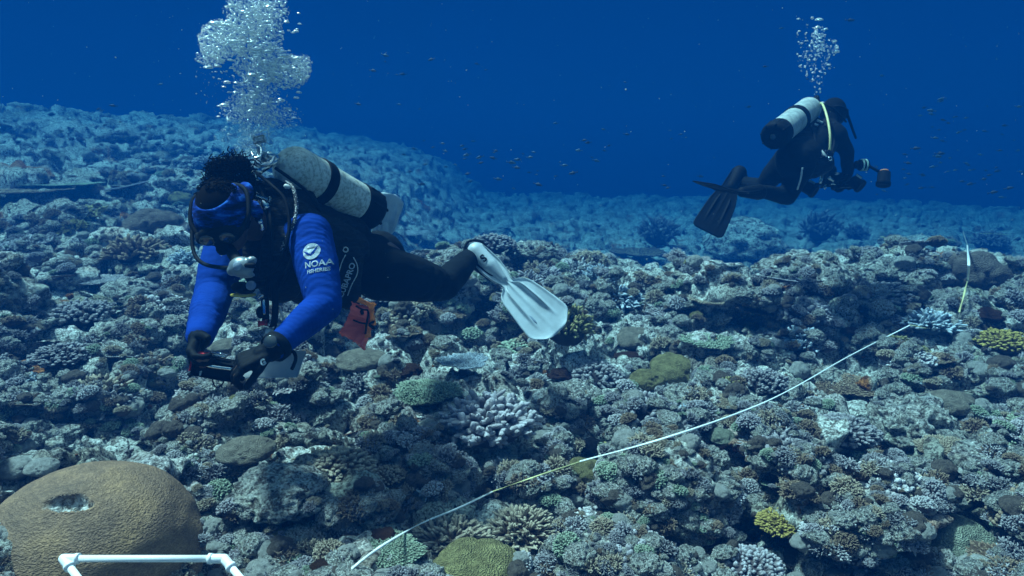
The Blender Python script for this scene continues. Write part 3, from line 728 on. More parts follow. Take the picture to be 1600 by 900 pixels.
def growth():
    """thousands of small coral heads and knobs: far more than one could count"""
    lib = bpy.data.collections.new("growth_library")
    def v(kind, i, mat):
        me = PR[kind][i]; o = bpy.data.objects.new("growth_%02d" % len(lib.objects), me); lib.objects.link(o)
        if mat is not None: o.material_slots[0].link = 'OBJECT'; o.material_slots[0].material = mat
    for i, c in enumerate(['pale grey', 'mauve grey', 'dark purple brown', 'tan', 'brown']): v('knob', i, CM[c])
    for i, c in enumerate(['pale grey', 'dark purple brown', 'brown', 'mauve grey', 'tan']): v('branch', i, CM[c])
    for i in (3, 6): v('rock', i, None)
    v('dome', 3, DM['pale grey']); v('dome', 4, DM['dusky brown']); v('knob', 2, CM['green grey'])
    for i in (2, 4, 5): v('rock', i, None)
    rs = np.random.RandomState(21); N = 13000; pos = []; sz = []
    for i in range(N):
        px = rs.uniform(-150, 1750); py = 170 + 750 * rs.rand() ** .85; keep = rs.rand()
        if any((px - a) ** 2 + ((py - b) * 1.2) ** 2 < (r * .9 + 6) ** 2 for a, b, r in TAKEN): continue
        d, p = scene_hit(px, py)
        if d is None or d > 19: continue
        s = (.010 + .042 * rs.rand() ** 3) * (.65 + .16 * min(d, 9)); pos.append((p.x, p.y, p.z - s * .05)); sz.append(s)
    V = np.array(pos); s = np.array(sz)
    me = bpy.data.meshes.new("small_coral_growth"); me.vertices.add(len(V)); me.vertices.foreach_set("co", V.astype(np.float32).ravel())
    a = me.attributes.new("sz", 'FLOAT', 'POINT'); a.data.foreach_set("value", s.astype(np.float32))
    a = me.attributes.new("rot", 'FLOAT_VECTOR', 'POINT')
    a.data.foreach_set("vector", np.stack([rs.uniform(-.5, .5, len(V)), rs.uniform(-.5, .5, len(V)), rs.uniform(0, 6.28, len(V))], 1).astype(np.float32).ravel())
    o = bpy.data.objects.new("small_coral_growth", me); COL.objects.link(o)
    ng = bpy.data.node_groups.new("growth", 'GeometryNodeTree')
    ng.interface.new_socket("Geometry", in_out='INPUT', socket_type='NodeSocketGeometry'); ng.interface.new_socket("Geometry", in_out='OUTPUT', socket_type='NodeSocketGeometry')
    N_ = ng.nodes; L = ng.links; gi = N_.new("NodeGroupInput"); go = N_.new("NodeGroupOutput")
    mp = N_.new("GeometryNodeMeshToPoints"); ci = N_.new("GeometryNodeCollectionInfo"); ci.inputs[0].default_value = lib
    ci.inputs["Separate Children"].default_value = True; ci.inputs["Reset Children"].default_value = True
    ip = N_.new("GeometryNodeInstanceOnPoints"); ip.inputs["Pick Instance"].default_value = True
    na = N_.new("GeometryNodeInputNamedAttribute"); na.data_type = 'FLOAT'; na.inputs[0].default_value = "sz"
    nr = N_.new("GeometryNodeInputNamedAttribute"); nr.data_type = 'FLOAT_VECTOR'; nr.inputs[0].default_value = "rot"
    rv = N_.new("FunctionNodeRandomValue"); rv.data_type = 'INT'
    for sk in rv.inputs:
        if sk.name == 'Min' and sk.type == 'INT': sk.default_value = 0
        if sk.name == 'Max' and sk.type == 'INT': sk.default_value = len(lib.objects) - 1
    L.new(gi.outputs[0], mp.inputs[0]); L.new(mp.outputs[0], ip.inputs["Points"]); L.new(ci.outputs[0], ip.inputs["Instance"])
    L.new([q for q in rv.outputs if q.type == 'INT'][0], ip.inputs["Instance Index"])
    L.new([q for q in nr.outputs if q.enabled or q.type == 'VECTOR'][0], ip.inputs["Rotation"])
    L.new([q for q in na.outputs if q.enabled or q.type == 'VALUE'][0], ip.inputs["Scale"]); L.new(ip.outputs[0], go.inputs[0])
    md = o.modifiers.new("growth", 'NODES'); md.node_group = ng
    tag(o, 'dense cover of small coral heads, knobs and stones over the reef', 'coral growth', kind='stuff')
growth()

# ------------------------------------------------------------------ measuring tape
def tape():
    mt, n, b = newmat("white fibreglass tape"); c = n.nodes.new("ShaderNodeTexCoord"); t = nnoise(n, 90, 3, c.outputs["Object"]); n.links.new(nramp(n, t.outputs[0], [(.3, (.60, .66, .68)), (.6, (.84, .88, .88))]).outputs[0], b.inputs["Base Color"]); b.inputs["Roughness"].default_value = .4
    my = simple("yellowed tape", (.62, .58, .28), .5)
    root = empty('measuring_tape', P(905, 722, 2.4)); tag(root, 'long white survey tape stretched over the reef from the bottom centre to the right crest', 'measuring tape')
    def seg(name, anchors, mat, wd=.013, tw=.3):
        pts = [P(px, py, d) for px, py, d in anchors]; V = []; Q = []; seq = bez(pts, 12 * (len(pts) - 1))
        for i, p in enumerate(seq):
            d = (seq[min(i + 1, len(seq) - 1)] - seq[max(0, i - 1)]).normalized(); v = (cam.location - p).normalized(); s = d.cross(Vector((0, 0, 1)) * .6 + v * .8).normalized(); nn = s.cross(d)
            a = tw * math.sin(i * .21); s2 = s * math.cos(a) + nn * math.sin(a); n2 = s2.cross(d).normalized() * .0006
            V += [tuple(p + s2 * wd / 2 + n2), tuple(p - s2 * wd / 2 + n2), tuple(p - s2 * wd / 2 - n2), tuple(p + s2 * wd / 2 - n2)]
        for i in range(len(seq) - 1):
            for k in range(4): Q.append((i * 4 + k, i * 4 + (k + 1) % 4, i * 4 + 4 + (k + 1) % 4, i * 4 + 4 + k))
        link(name, np_mesh(name, V, Q, smooth=False), mat, root)
    def taut(p0, p1, n=36, gap=.012):
        """depths of a tape pulled straight from pixel p0 to p1, resting on the highest knobs it meets"""
        t = np.linspace(0, 1, n); h = []
        for k in t:
            q = 9.0
            for dy in (-3, 0, 3):
                d_ = scene_hit(p0[0] + (p1[0] - p0[0]) * k, p0[1] + (p1[1] - p0[1]) * k + dy)[0]
                if d_: q = min(q, d_)
            h.append(q)
        # 1/depth is linear along a straight line in space
        iv = 1 / np.array(h); A = np.polyfit(t, iv, 1); f = np.polyval(A, t); f = f + max(0, (iv - f).max()) + gap * .15
        return [(p0[0] + (p1[0] - p0[0]) * k, p0[1] + (p1[1] - p0[1]) * k, 1 / v) for k, v in ((0, f[0]), (1, f[-1]))]
    def run(pixels):
        out = []
        for p, q in zip(pixels[:-1], pixels[1:]):
            a, b_ = taut(p, q)
            if out: out[-1] = (out[-1][0], out[-1][1], min(out[-1][2], a[2]))
            else: out.append(a)
            out.append(b_)
        return out
    gd = lambda px, py, k=.965: (px, py, float(scene_hit(px, py)[0]) * k)
    s1 = run([(522, 915), (560, 880), (608, 846), (660, 817), (716, 794), (770, 768)]); seg('tape_stretch', s1, mt, .0078)
    sg = run([(770, 768), (830, 747), (906, 722)]); sg[0] = s1[-1]; seg('tape_stretch', sg, my, .006, .8)
    s2 = run([(906, 721), (1040, 684), (1165, 641), (1240, 606), (1328, 556), (1422, 508)]); seg('tape_stretch', s2, mt, .0078)
    seg('tape_stretch', [s2[-1], gd(1460, 512, 1.02), gd(1496, 490, 1.0)], my, .009)
    s3 = run([(1499, 488), (1507, 458), (1512, 440)]); seg('tape_stretch', s3, my, .013, .9)
    s4 = run([(1512, 440), (1514, 412), (1512, 383)]); seg('tape_stretch', s4, mt, .017, .5); s5 = run([(1512, 383), (1505, 362)]); seg('tape_stretch', s5, mt, .012, .2)
    g_ = gd(1545, 380, .9)[2]
    r2 = empty('marker_line', P(1550, 365, g_)); tag(r2, 'short thin yellowish line lying across coral near the right edge on the crest', 'line')
    mb = MB(); mb.tube([P(1532, 365, g_), P(1555, 365.5, g_), P(1577, 367, g_)], .006, 6); mb.build('cord', my, r2)
tape()

# ------------------------------------------------------------------ diver and gear materials
def fabric(name, col, wr=1.0, rough=.75, scale=9, stretch=(1, 1, 4)):
    m, n, b = newmat(name); c = n.nodes.new("ShaderNodeTexCoord"); mp = n.nodes.new("ShaderNodeMapping"); mp.inputs["Scale"].default_value = stretch
    n.links.new(c.outputs["Object"], mp.inputs[0]); t = nnoise(n, scale, 4, mp.outputs[0], .5); f = nnoise(n, 240, 2, c.outputs["Object"])
    r = nramp(n, t.outputs[0], [(.3, tuple(x * .8 for x in col)), (.7, tuple(min(1, x * 1.15) for x in col))])
    n.links.new(r.outputs[0], b.inputs["Base Color"]); b.inputs["Roughness"].default_value = rough; b.inputs["Specular IOR Level"].default_value = .3
    ad = n.nodes.new("ShaderNodeMath"); ad.operation = 'MULTIPLY_ADD'; n.links.new(f.outputs[0], ad.inputs[0]); ad.inputs[1].default_value = .06; n.links.new(t.outputs[0], ad.inputs[2])
    nbump(n, b, ad.outputs[0], .7 * wr, .02); return m
M_SKIN = simple("brown skin", (.09, .045, .030), .5, bump=.1)
M_BLUE = fabric("royal blue lycra", (.002, .032, .24), .3, .9, 9)
M_BLUE.node_tree.nodes["Principled BSDF"].inputs["Specular IOR Level"].default_value = .08
M_NEO = fabric("black neoprene", (.002, .0045, .0065), .4, .9)
M_NEO.node_tree.nodes["Principled BSDF"].inputs["Specular IOR Level"].default_value = .12
M_BLACK = simple("black rubber", (.003, .005, .007), .7, bump=.2, spec=.08)
M_VEST = fabric("black nylon", (.003, .005, .007), 1.2, .8, 16)
M_VEST.node_tree.nodes["Principled BSDF"].inputs["Specular IOR Level"].default_value = .2
M_HAIR = simple("dark curly hair", (.004, .0035, .003), .95, spec=.03)
M_WHITE = simple("white rubber", (.42, .50, .55), .4, var=.16, scale=12, bump=.05)
M_PVC = simple("white pvc pipe", (.80, .82, .84), .3, var=.05, scale=18, bump=.03)
M_CHROME = simple("scratched chrome", (.62, .66, .68), .25, 1.0, var=.3, scale=60)
M_PALEP = simple("pale plastic", (.46, .52, .53), .4, var=.1)
M_ORANGE = fabric("orange nylon", (1.0, .24, .04), .8, .6, 20)
M_RED = fabric("red nylon", (1.0, .15, .11), .9, .6, 20)
M_REDP = simple("red plastic", (.50, .02, .03), .4)
M_SLATE = simple("grey writing slate", (.30, .34, .37), .45, var=.08, scale=8, bump=.02)
M_GREYP = simple("blue grey plastic", (.20, .26, .34), .35)
M_PRINT = simple("white print", (.33, .42, .48), .6, var=.05, bump=0)
M_HOSEY = simple("pale yellow hose", (.62, .62, .30), .5, var=.1)
M_GLASS, _n, _b = newmat("mask glass"); _b.inputs["Base Color"].default_value = (.02, .025, .03, 1); _b.inputs["Roughness"].default_value = .06; _b.inputs["Specular IOR Level"].default_value = .8
def band_mat():
    m, n, b = newmat("blue camouflage cloth"); c = n.nodes.new("ShaderNodeTexCoord"); mp = n.nodes.new("ShaderNodeMapping"); mp.inputs["Scale"].default_value = (10, 10, 32)
    n.links.new(c.outputs["Object"], mp.inputs[0]); t = nnoise(n, 1.6, 4, mp.outputs[0], .55)
    r = nramp(n, t.outputs[0], [(.34, (.003, .005, .03)), (.43, (.003, .014, .10)), (.51, (.004, .035, .24)), (.60, (.015, .10, .42)), (.69, (.12, .28, .55))]); r.color_ramp.interpolation = 'CONSTANT'
    n.links.new(r.outputs[0], b.inputs["Base Color"]); b.inputs["Roughness"].default_value = .9; b.inputs["Specular IOR Level"].default_value = .1; nbump(n, b, t.outputs[0], .6, .012); return m
M_BAND = band_mat()
def tank_mat():
    m, n, b = newmat("worn grey green tank paint"); c = n.nodes.new("ShaderNodeTexCoord"); o = c.outputs["Object"]
    t = nnoise(n, 60, 6, o, .75); t2 = nnoise(n, 9, 5, o, .6); t3 = nnoise(n, 160, 3, o, .7)
    r = nramp(n, t2.outputs[0], [(.30, (.34, .40, .36)), (.5, (.50, .57, .53)), (.7, (.64, .69, .65))])
    s = nramp(n, t.outputs[0], [(.42, (.35, .38, .36)), (.54, (1, 1, 1))])
    col = nmix(n, .75, r.outputs[0], s.outputs[0], 'MULTIPLY')
    s3 = nramp(n, t3.outputs[0], [(.60, (0, 0, 0)), (.70, (.5, .5, .5))])
    col = nmix(n, .5, col, s3.outputs[0], 'ADD')
    n.links.new(col, b.inputs["Base Color"]); b.inputs["Roughness"].default_value = .55; nbump(n, b, t.outputs[0], .3, .003); return m
M_TANK = tank_mat()

# ------------------------------------------------------------------ body helpers
def nrm(v): return Vector(v).normalized()
def hand(mb, w, a, n, t, sc_=1.0, inf=0.0, curl=(35, 45, 30), thumb=(.5, .75, .35), spread=.10):
    """palm, four jointed fingers and a thumb. a: towards the fingers, n: out of the palm, t: thumb side"""
    a = nrm(a); n = (Vector(n) - a * a.dot(Vector(n))).normalized(); t = (Vector(t) - a * a.dot(Vector(t)) - n * n.dot(Vector(t))).normalized()
    s = sc_; w = Vector(w)
    for k in (-.030, -.010, .010, .030):
        mb.capsule(w + a * .012 * s + t * k * .75 * s, w + a * .092 * s + t * k * s, (.016 * s + inf), (.0135 * s + inf), 10, 3)
    mb.capsule(w - a * .02 * s, w + a * .03 * s, .027 * s + inf, .026 * s + inf, 12, 3)
    for i, (k, L) in enumerate(((.032, .072), (.011, .082), (-.011, .076), (-.031, .060))):
        p = w + a * (.095 - abs(k) * .15) * s + t * k * s; d = (a + t * (k / .03) * spread).normalized(); r = .0100 * s + inf * .75; ang = 0
        for j, f in enumerate((.46, .31, .23)):
            ang += R(curl[j] + 4 * i); dd = d * math.cos(ang) + n * math.sin(ang); q = p + dd * L * f * s * 1.08
            mb.capsule(p, q, r, r * .92, 8, 3); p = q; r *= .92
    p = w + a * .022 * s + t * .030 * s; d = (a * thumb[0] + t * thumb[1] + n * thumb[2]).normalized(); r = .0125 * s + inf * .75
    for f in (.042, .034, .026):
        q = p + d * f * s; mb.capsule(p, q, r, r * .9, 8, 3); p = q; r *= .9; d = (d + a * .35 + n * .2).normalized()
def limb(mb, pts, rad, n=16):
    for i in range(len(pts) - 1): mb.capsule(pts[i], pts[i + 1], rad[i], rad[i + 1], n, 4)
def bvh_of(obs):
    V = []; F = []; k = 0
    for o in obs:
        M = o.matrix_basis if o.parent is None else Matrix.Identity(4)
        V += [M @ v.co for v in o.data.vertices]; F += [[i + k for i in p.vertices] for p in o.data.polygons]; k = len(V)
    return BVHTree.FromPolygons(V, F)
def text_geo(s, size, bold=0.0):
    cu = bpy.data.curves.new("lettering", 'FONT'); cu.body = s; cu.size = size; cu.align_x = 'CENTER'; cu.align_y = 'CENTER'; cu.offset = bold; cu.resolution_u = 3
    o = bpy.data.objects.new("lettering", cu); COL.objects.link(o); dg = bpy.context.evaluated_depsgraph_get()
    me = bpy.data.meshes.new_from_object(o.evaluated_get(dg)); V = [tuple(v.co) for v in me.vertices]; F = [tuple(p.vertices) for p in me.polygons]
    bpy.data.objects.remove(o); bpy.data.curves.remove(cu); bpy.data.meshes.remove(me); return V, F
def decal(name, V, F, c, r, u, bvh, mat, parent, off=.0016, sub=True):
    """flat print laid on a surface: r, u span the print, it is pressed on along -(r x u)"""
    r = nrm(r); u = (Vector(u) - r * r.dot(Vector(u))).normalized(); n = r.cross(u); c = Vector(c)
    bm = bmesh.new(); vs = [bm.verts.new(v) for v in V]
    for f in F:
        try: bm.faces.new([vs[i] for i in f])
        except ValueError: pass
    if sub:
        bmesh.ops.triangulate(bm, faces=bm.faces[:]); es = [e for e in bm.edges if e.calc_length() > .006]
        if es: bmesh.ops.subdivide_edges(bm, edges=es, cuts=2)
    for v in bm.verts:
        p = c + r * v.co.x + u * v.co.y; h = bvh.ray_cast(p + n * .25, -n, .5)
        v.co = (h[0] + n * off) if h[0] is not None else p
    me = bpy.data.meshes.new(name); bm.to_mesh(me); bm.free(); return link(name, me, mat, parent)
def disc_geo(r, n=28, a0=0, a1=2 * PI): return [(0, 0, 0)] + [(r * math.cos(a0 + (a1 - a0) * k / n), r * math.sin(a0 + (a1 - a0) * k / n), 0) for k in range(n + 1)], [(0, k + 1, k + 2) for k in range(n)]
def roughen(me, amp, f, seed=0, o=3):
    n = len(me.vertices); V = np.empty(n * 3, np.float32); me.vertices.foreach_get("co", V); N = np.empty(n * 3, np.float32); me.vertex_normals.foreach_get("vector", N)
    V = V.reshape(-1, 3).astype(float); N = N.reshape(-1, 3); V += N * (amp * fbm3(V + 20, f, o, seed))[:, None]
    me.vertices.foreach_set("co", V.astype(np.float32).ravel()); me.update()
def creases(me, a, b, amp, wave, seed=0, lo=0, hi=1):
    """cloth ripples running round a limb from a to b"""
    n = len(me.vertices); V = np.empty(n * 3, np.float32); me.vertices.foreach_get("co", V); N = np.empty(n * 3, np.float32); me.vertex_normals.foreach_get("vector", N)
    V = V.reshape(-1, 3).astype(float); N = N.reshape(-1, 3); a = np.array(a); b = np.array(b); d = b - a; L = np.linalg.norm(d); d /= L
    t = (V - a) @ d; wob = fbm3(V + 5, 14, 2, seed) * .5
    wgt = sst(lo * L - .02, lo * L + .03, t) * (1 - sst(hi * L - .03, hi * L + .02, t)) * (.4 + .6 * sst(-.3, .3, fbm3(V + 9, 9, 2, seed + 3)))
    V += N * (amp * wgt * np.sin((t / wave + wob * 1.6) * 2 * PI))[:, None]
    me.vertices.foreach_set("co", V.astype(np.float32).ravel()); me.update()

def fin_mesh(p0, L, W, prof, thick=.007, rib=.012, bend=0.0, scoop=0.0, nx=44):
    """p0 heel end; L, W direction vectors; prof = [(s, half width)]"""
    L = nrm(L); W = (Vector(W) - L * L.dot(Vector(W))).normalized(); N = L.cross(W); p0 = Vector(p0)
    S = np.linspace(prof[0][0], prof[-1][0], 46); hw = np.interp(S, [a for a, b in prof], [b for a, b in prof]); s0, s1 = prof[0][0], prof[-1][0]
    V = []
    for side in (1, -1):
        for s, h in zip(S, hw):
            q = (s - s0) / (s1 - s0); th = thick * (1.3 - .9 * q)
            for k in range(nx + 1):
                v = -1 + 2 * k / nx; z = th * .5
                e = math.exp(-((abs(v) - .95) / .05) ** 2) * rib * (1.05 - q) + sum(math.exp(-((v - c) / .06) ** 2) for c in (-.46, .46)) * rib * .9 * float(sst(.40, .50, q) * (1 - sst(.62, .92, q))) + math.exp(-(v / .09) ** 2) * rib * .5 * (1 - q)
                z += e; z *= math.sqrt(max(0.02, 1 - abs(v) ** 8))
                c = bend * q * q + scoop * (v * v) * sst(.35, .7, q)
                V.append(tuple(p0 + L * s + W * (h * v) + N * (side * z + c)))
    m = nx + 1; K = len(S) * m; n = len(S); Q = []
    for i in range(n - 1):
        for k in range(nx):
            a = i * m + k; Q.append((a, a + m, a + m + 1, a + 1)); Q.append((K + a, K + a + 1, K + a + m + 1, K + a + m))
    for i in range(n - 1):
        a = i * m; Q.append((a, K + a, K + a + m, a + m)); a = i * m + nx; Q.append((a, a + m, K + a + m, K + a))
    for k in range(nx): Q.append((k, k + 1, K + k + 1, K + k)); a = (n - 1) * m + k; Q.append((a, K + a, K + a + 1, a + 1))
    return np_mesh("fin", V, Q), L, W, N
WPROF = [(.0, .050), (.05, .058), (.13, .060), (.19, .052), (.225, .040), (.25, .033), (.262, .036), (.275, .062), (.295, .086), (.33, .100), (.40, .112), (.48, .124), (.545, .130), (.565, .122), (.58, .104), (.595, .088), (.61, .066), (.618, .045)]

def tank_parts(boot, top, r, name, label, strapd=(.30,), band_w=.045, mat=None):
    boot = Vector(boot); top = Vector(top); ax = (top - boot); L = ax.length; ax.normalize()
    t = empty(name, (boot + top) / 2); tag(t, label, 'scuba tank')
    mb = MB(); cyl = L - .085
    prof = [(.01, .001), (.01, r * .8), (.03, r)] + [(.03 + (cyl - .03) * k / 8, r) for k in range(1, 9)] + [(cyl + .075 * math.sin(a), r * (.22 + .78 * math.cos(a))) for a in np.linspace(.15, PI / 2, 9)] + [(L + .004, .020), (L + .016, .020), (L + .016, .001)]
    mb.lathe(boot, ax, prof, 48); cy_ = mb.build('cylinder', mat or M_TANK, t)
    mb = MB(); mb.lathe(boot - ax * .012, ax, [(.0, .02), (0, r * .82), (.012, r * 1.02), (.03, r * 1.055), (.12, r * 1.05), (.124, r * 1.02), (.128, r * .99)], 48)
    for k in range(8):      # ribs and foot lugs of the boot
        a = 2 * PI * k / 8; u = ax.orthogonal().normalized(); v = ax.cross(u); q = u * math.cos(a) + v * math.sin(a)
        mb.capsule(boot - ax * .008 + q * r * .95, boot + ax * .09 + q * r * 1.05, .008, .006, 8, 2)
    mb.build('boot', M_BLACK, t)
    for sd in strapd:
        mb = MB(); d = sd * L; mb.lathe(boot + ax * d, ax, [(-band_w / 2, r * .995), (-band_w / 2, r * 1.06), (-band_w / 2 + .004, r * 1.075), (band_w / 2 - .004, r * 1.075), (band_w / 2, r * 1.06), (band_w / 2, r * .995)], 48)
        mb.build('strap', M_BLACK, t)
    u = (Vector((0, 0, 1)) - ax * ax.z).normalized()
    mb = MB(); mb.capsule(boot + ax * (L + .012), boot + ax * (L + .052), .017, .015, 12, 3); side = ax.cross(u)
    mb.capsule(boot + ax * (L + .036), boot + ax * (L + .036) + side * .045, .011, .010, 10, 2); va = mb.build('valve', M_CHROME, t)
    mb = MB(); mb.lathe(boot + ax * (L + .036) + side * .045, side, [(0, .004), (0, .019), (.006, .022), (.020, .022), (.026, .018), (.026, .001)], 18); mb.build('knob', M_PALEP, va)
    return t, ax, u, side

# ------------------------------------------------------------------ nearer diver
def diver_near():
    root = empty('person', P(560, 400, 2.95))
    tag(root, 'nearer diver in blue long sleeves swimming face down with white fins and blue headband', 'diver')
    pel = P(580, 412, 3.08); bel = P(520, 398, 2.86); ch = P(440, 385, 2.66); nk = P(398, 352, 2.52)
    hc = P(350, 336, 2.34)
    shL = P(484, 368, 2.50); elL = P(507, 476, 2.36); wrL = P(424, 548, 2.14)
    shR = P(352, 388, 2.68); elR = P(333, 462, 2.56); wrR = P(311, 530, 2.20)
    hpL = P(592, 424, 3.00); knL = P(692, 446, 3.26); anL = P(738, 400, 3.60)
    hpR = P(592, 398, 3.26); knR = P(622, 418, 3.62); anR = P(585, 384, 3.92)
    def torso(mb, k=0.0):
        sd = (shL - shR).normalized()
        limb(mb, [pel, bel, ch], [.135 + k, .130 + k, .140 + k]); mb.capsule(ch - sd * .10, ch + sd * .10, .115 + k, .115 + k)
        mb.capsule(pel - sd * .06, pel + sd * .06, .12 + k, .12 + k)
    # body: head, neck, torso, limbs, hands and feet in one skin
    cd = Dc(-.10, .66, -.72).normalized(); fd = Dc(.10, -.72, -.66); fd = (fd - cd * cd.dot(fd)).normalized(); sd = cd.cross(fd).normalized()
    def head(mb, k=0):
        mb.ell(hc, (sd * (.083 + k), fd * (.101 + k), cd * (.102 + k)))
        mb.ell(hc + fd * .035 - cd * .062, (sd * (.058 + k), fd * (.058 + k), cd * (.062 + k)))
    mb = MB(); torso(mb, -.02); head(mb); mb.capsule(nk, hc - fd * .03 - cd * .03, .062, .06)
    mb.capsule(ch, nk, .09, .062)
    mb.capsule(hc + fd * .092 + cd * .0, hc + fd * .118 - cd * .032, .009, .016, 10, 3)           # nose
    for s in (-1, 1):
        mb.ell(hc + sd * s * .030 + fd * .088 + cd * .006, (sd * .016, fd * .010, cd * .010), 10, 6)      # lids
        mb.ell(hc + sd * s * .030 + fd * .088 + cd * .026, (sd * .022, fd * .010, cd * .006), 10, 6)      # brow
        mb.ell(hc + sd * s * .080 - fd * .005 - cd * .008, (sd * .010, fd * .018, cd * .030), 10, 8)      # ears
    mb.ell(hc + fd * .088 - cd * .070, (sd * .026, fd * .012, cd * .010), 12, 6)                            # lips
    limb(mb, [shL, elL, wrL], [.062, .046, .028]); limb(mb, [shR, elR, wrR], [.062, .046, .028])
    limb(mb, [hpL, knL, anL], [.10, .060, .042]); limb(mb, [hpR, knR, anR], [.10, .060, .042])
    # hands
    aL = (P(362, 574, 2.10) - wrL); aR = (P(297, 572, 2.10) - wrR)
    hL = dict(a=aL, n=Dc(-.1, -.7, .35), t=Dc(-.35, .25, -.9), curl=(28, 42, 34), thumb=(.75, .35, .4))
    hR = dict(a=aR, n=Dc(.85, -.2, -.1), t=Dc(.3, .0, -.95), curl=(30, 48, 36), thumb=(.55, .6, .5))
    hand(mb, wrL, sc_=1.0, **hL); hand(mb, wrR, sc_=1.0, **hR)
    ftL = P(790, 448, 3.52); ftR = P(594, 350, 3.92)
    limb(mb, [anL, anL.lerp(ftL, .6)], [.036, .024]); limb(mb, [anR, anR.lerp(ftR, .6)], [.036, .024])
    body = link('body', remeshed(mb, .007, 3, 'body'), M_SKIN, root)
    for s in (-1, 1):
        m2 = MB(); m2.ell(hc + sd * s * .030 + fd * .096 + cd * .004, (sd * .009, fd * .006, cd * .006), 12, 8); m2.build('eye', M_PALEP, body)
    # blue sleeves and shirt
    mb = MB(); mb.capsule(ch.lerp(bel, .6), ch, .105, .115); sd_ = (shL - shR).normalized(); mb.capsule(ch - sd_ * .10, ch + sd_ * .10, .10, .10); limb(mb, [shL.lerp(ch, .25), shL], [.085, .084]); limb(mb, [shR.lerp(ch, .25), shR], [.085, .08])
    um = shL.lerp(elL, .45); limb(mb, [shL, um, elL], [.082, .078, .060]); limb(mb, [elL, elL.lerp(wrL, .35), wrL.lerp(elL, .06)], [.058, .056, .039])
    um = shR.lerp(elR, .5); limb(mb, [shR, um, elR], [.080, .078, .068]); limb(mb, [elR, elR.lerp(wrR, .35), wrR.lerp(elR, .05)], [.066, .064, .044])
    me = remeshed(mb, .006, 6, 'rash_guard'); creases(me, elL, wrL, .0011, .017, 1, .05, .98); creases(me, shL, elL, .0016, .055, 2, .55, 1); creases(me, elR, wrR, .0010, .018, 3, .0, .98); creases(me, shR, elR, .0010, .05, 4, .4, 1); roughen(me, .003, 8, 3, 2)
    rg = link('rash_guard', me, M_BLUE, root)
    # black wetsuit: hips and legs
    mb = MB(); limb(mb, [bel, pel], [.126, .138]); s_ = (hpL - hpR).normalized(); mb.capsule(pel - s_ * .05, pel + s_ * .05, .125, .125)
    limb(mb, [hpL, hpL.lerp(knL, .45), knL], [.128, .112, .082]); limb(mb, [knL, knL.lerp(anL, .35), anL], [.078, .076, .052]); limb(mb, [anL, anL.lerp(ftL, .2)], [.053, .046])
    limb(mb, [hpR, hpR.lerp(knR, .45), knR], [.120, .100, .078]); limb(mb, [knR, knR.lerp(anR, .35), anR], [.074, .072, .05])
    me = remeshed(mb, .009, 6, 'wetsuit'); roughen(me, .010, 7, 5); creases(me, hpL, knL, .003, .06, 6, .5, 1)
    ws = link('wetsuit', me, M_NEO, root)
    # gloves with five separate fingers
    for w_, el_, hh in ((wrL, elL, hL), (wrR, elR, hR)):
        mb = MB(); hand(mb, w_, sc_=1.0, inf=.0028, **hh); mb.capsule(w_.lerp(el_, .10), w_, .043, .036, 14, 3)
        g = remeshed(mb, .0035, 2, 'glove'); roughen(g, .002, 40, 8); link('glove', g, M_BLACK, root)
    bv = bvh_of([g for g in root.children if g.name.startswith('glove')])
    V, F = disc_geo(.010, 20); u = Dc(.1, .9, -.3)
    cdn = nrm(aL); lg = decal('glove_emblem', *text_geo('G', .022, .0012), wrL + cdn * .035, -cdn, Dc(.1, .9, -.4), bv, M_PRINT, root)
    # boots (ankle parts above the fins)
    mb = MB(); limb(mb, [anL, anL.lerp(ftL, .62)], [.056, .036]); mb.build('boot', M_BLACK, root)
    mb = MB(); limb(mb, [anR, anR.lerp(ftR, .62)], [.056, .036]); mb.build('boot', M_BLACK, root)
    # white fins
    for (an, tip, Wd, nm) in ((P(741, 391, 3.58), P(872, 520, 3.40), Dc(.70, .66, .30), 0), (P(586, 412, 3.86), P(612, 303, 3.80), Dc(.60, .16, .78), 1)):
        Ld = tip - an; me, L_, W_, N_ = fin_mesh(an, Ld, Wd, [(s * Ld.length / .618, h) for s, h in WPROF], .008, .030, .0, .018)
        f = link('fin', me, M_WHITE, root)
        if N_.y > 0: N_ = -N_
        mb = MB(); o = Vector(an)
        mb.capsule(o + L_ * .015 + N_ * .012, o + L_ * .13 + N_ * .010, .047, .040, 16, 4); mb.capsule(o + L_ * .13 + N_ * .010, o + L_ * .225 + N_ * .004, .040, .020, 16, 4)
        mp_ = remeshed(mb, .005, 3, 'foot_pocket'); link('foot_pocket', mp_, M_WHITE, f)
        mb = MB(); mb.tube(bez([o + L_ * .06 + W_ * .05, o + L_ * -.01 + W_ * .058 + N_ * .01, o - L_ * .05 + N_ * .02, o - L_ * .01 - W_ * .058 + N_ * .01, o + L_ * .06 - W_ * .05], 20), .007, 8); mb.build('heel_strap', M_BLACK, f)
        if nm == 0:
            b2 = bvh_of([f] + list(f.children)); decal('fin_emblem', *text_geo('S', .055, .002), o + L_ * .085 - W_ * .012 + N_ * .01, W_ if W_.cross(L_).dot(N_) > 0 else -W_, L_, b2, M_BLACK, f, .003)
            # vents near the tip
            for vv, ss in ((.045, .49), (-.055, .47)):
                mb = MB(); c = o + L_ * ss + W_ * vv * -1 + N_ * .008; mb.ell(c, (L_ * .028, W_ * .007, N_ * .003), 14, 6); mb.build('vent', M_GREYP, f)
    # vest
    mb = MB(); sdn = (shL - shR).normalized(); up = Dc(.05, .85, .35).normalized()
    mb.capsule(P(450, 330, 2.66), P(548, 372, 2.98), .085, .095); mb.capsule(P(448, 345, 2.58), P(545, 395, 2.90), .10, .10)
    mb.capsule(P(402, 330, 2.62), P(440, 352, 2.64), .055, .10); mb.capsule(P(425, 300, 2.62), P(470, 318, 2.70), .050, .075)
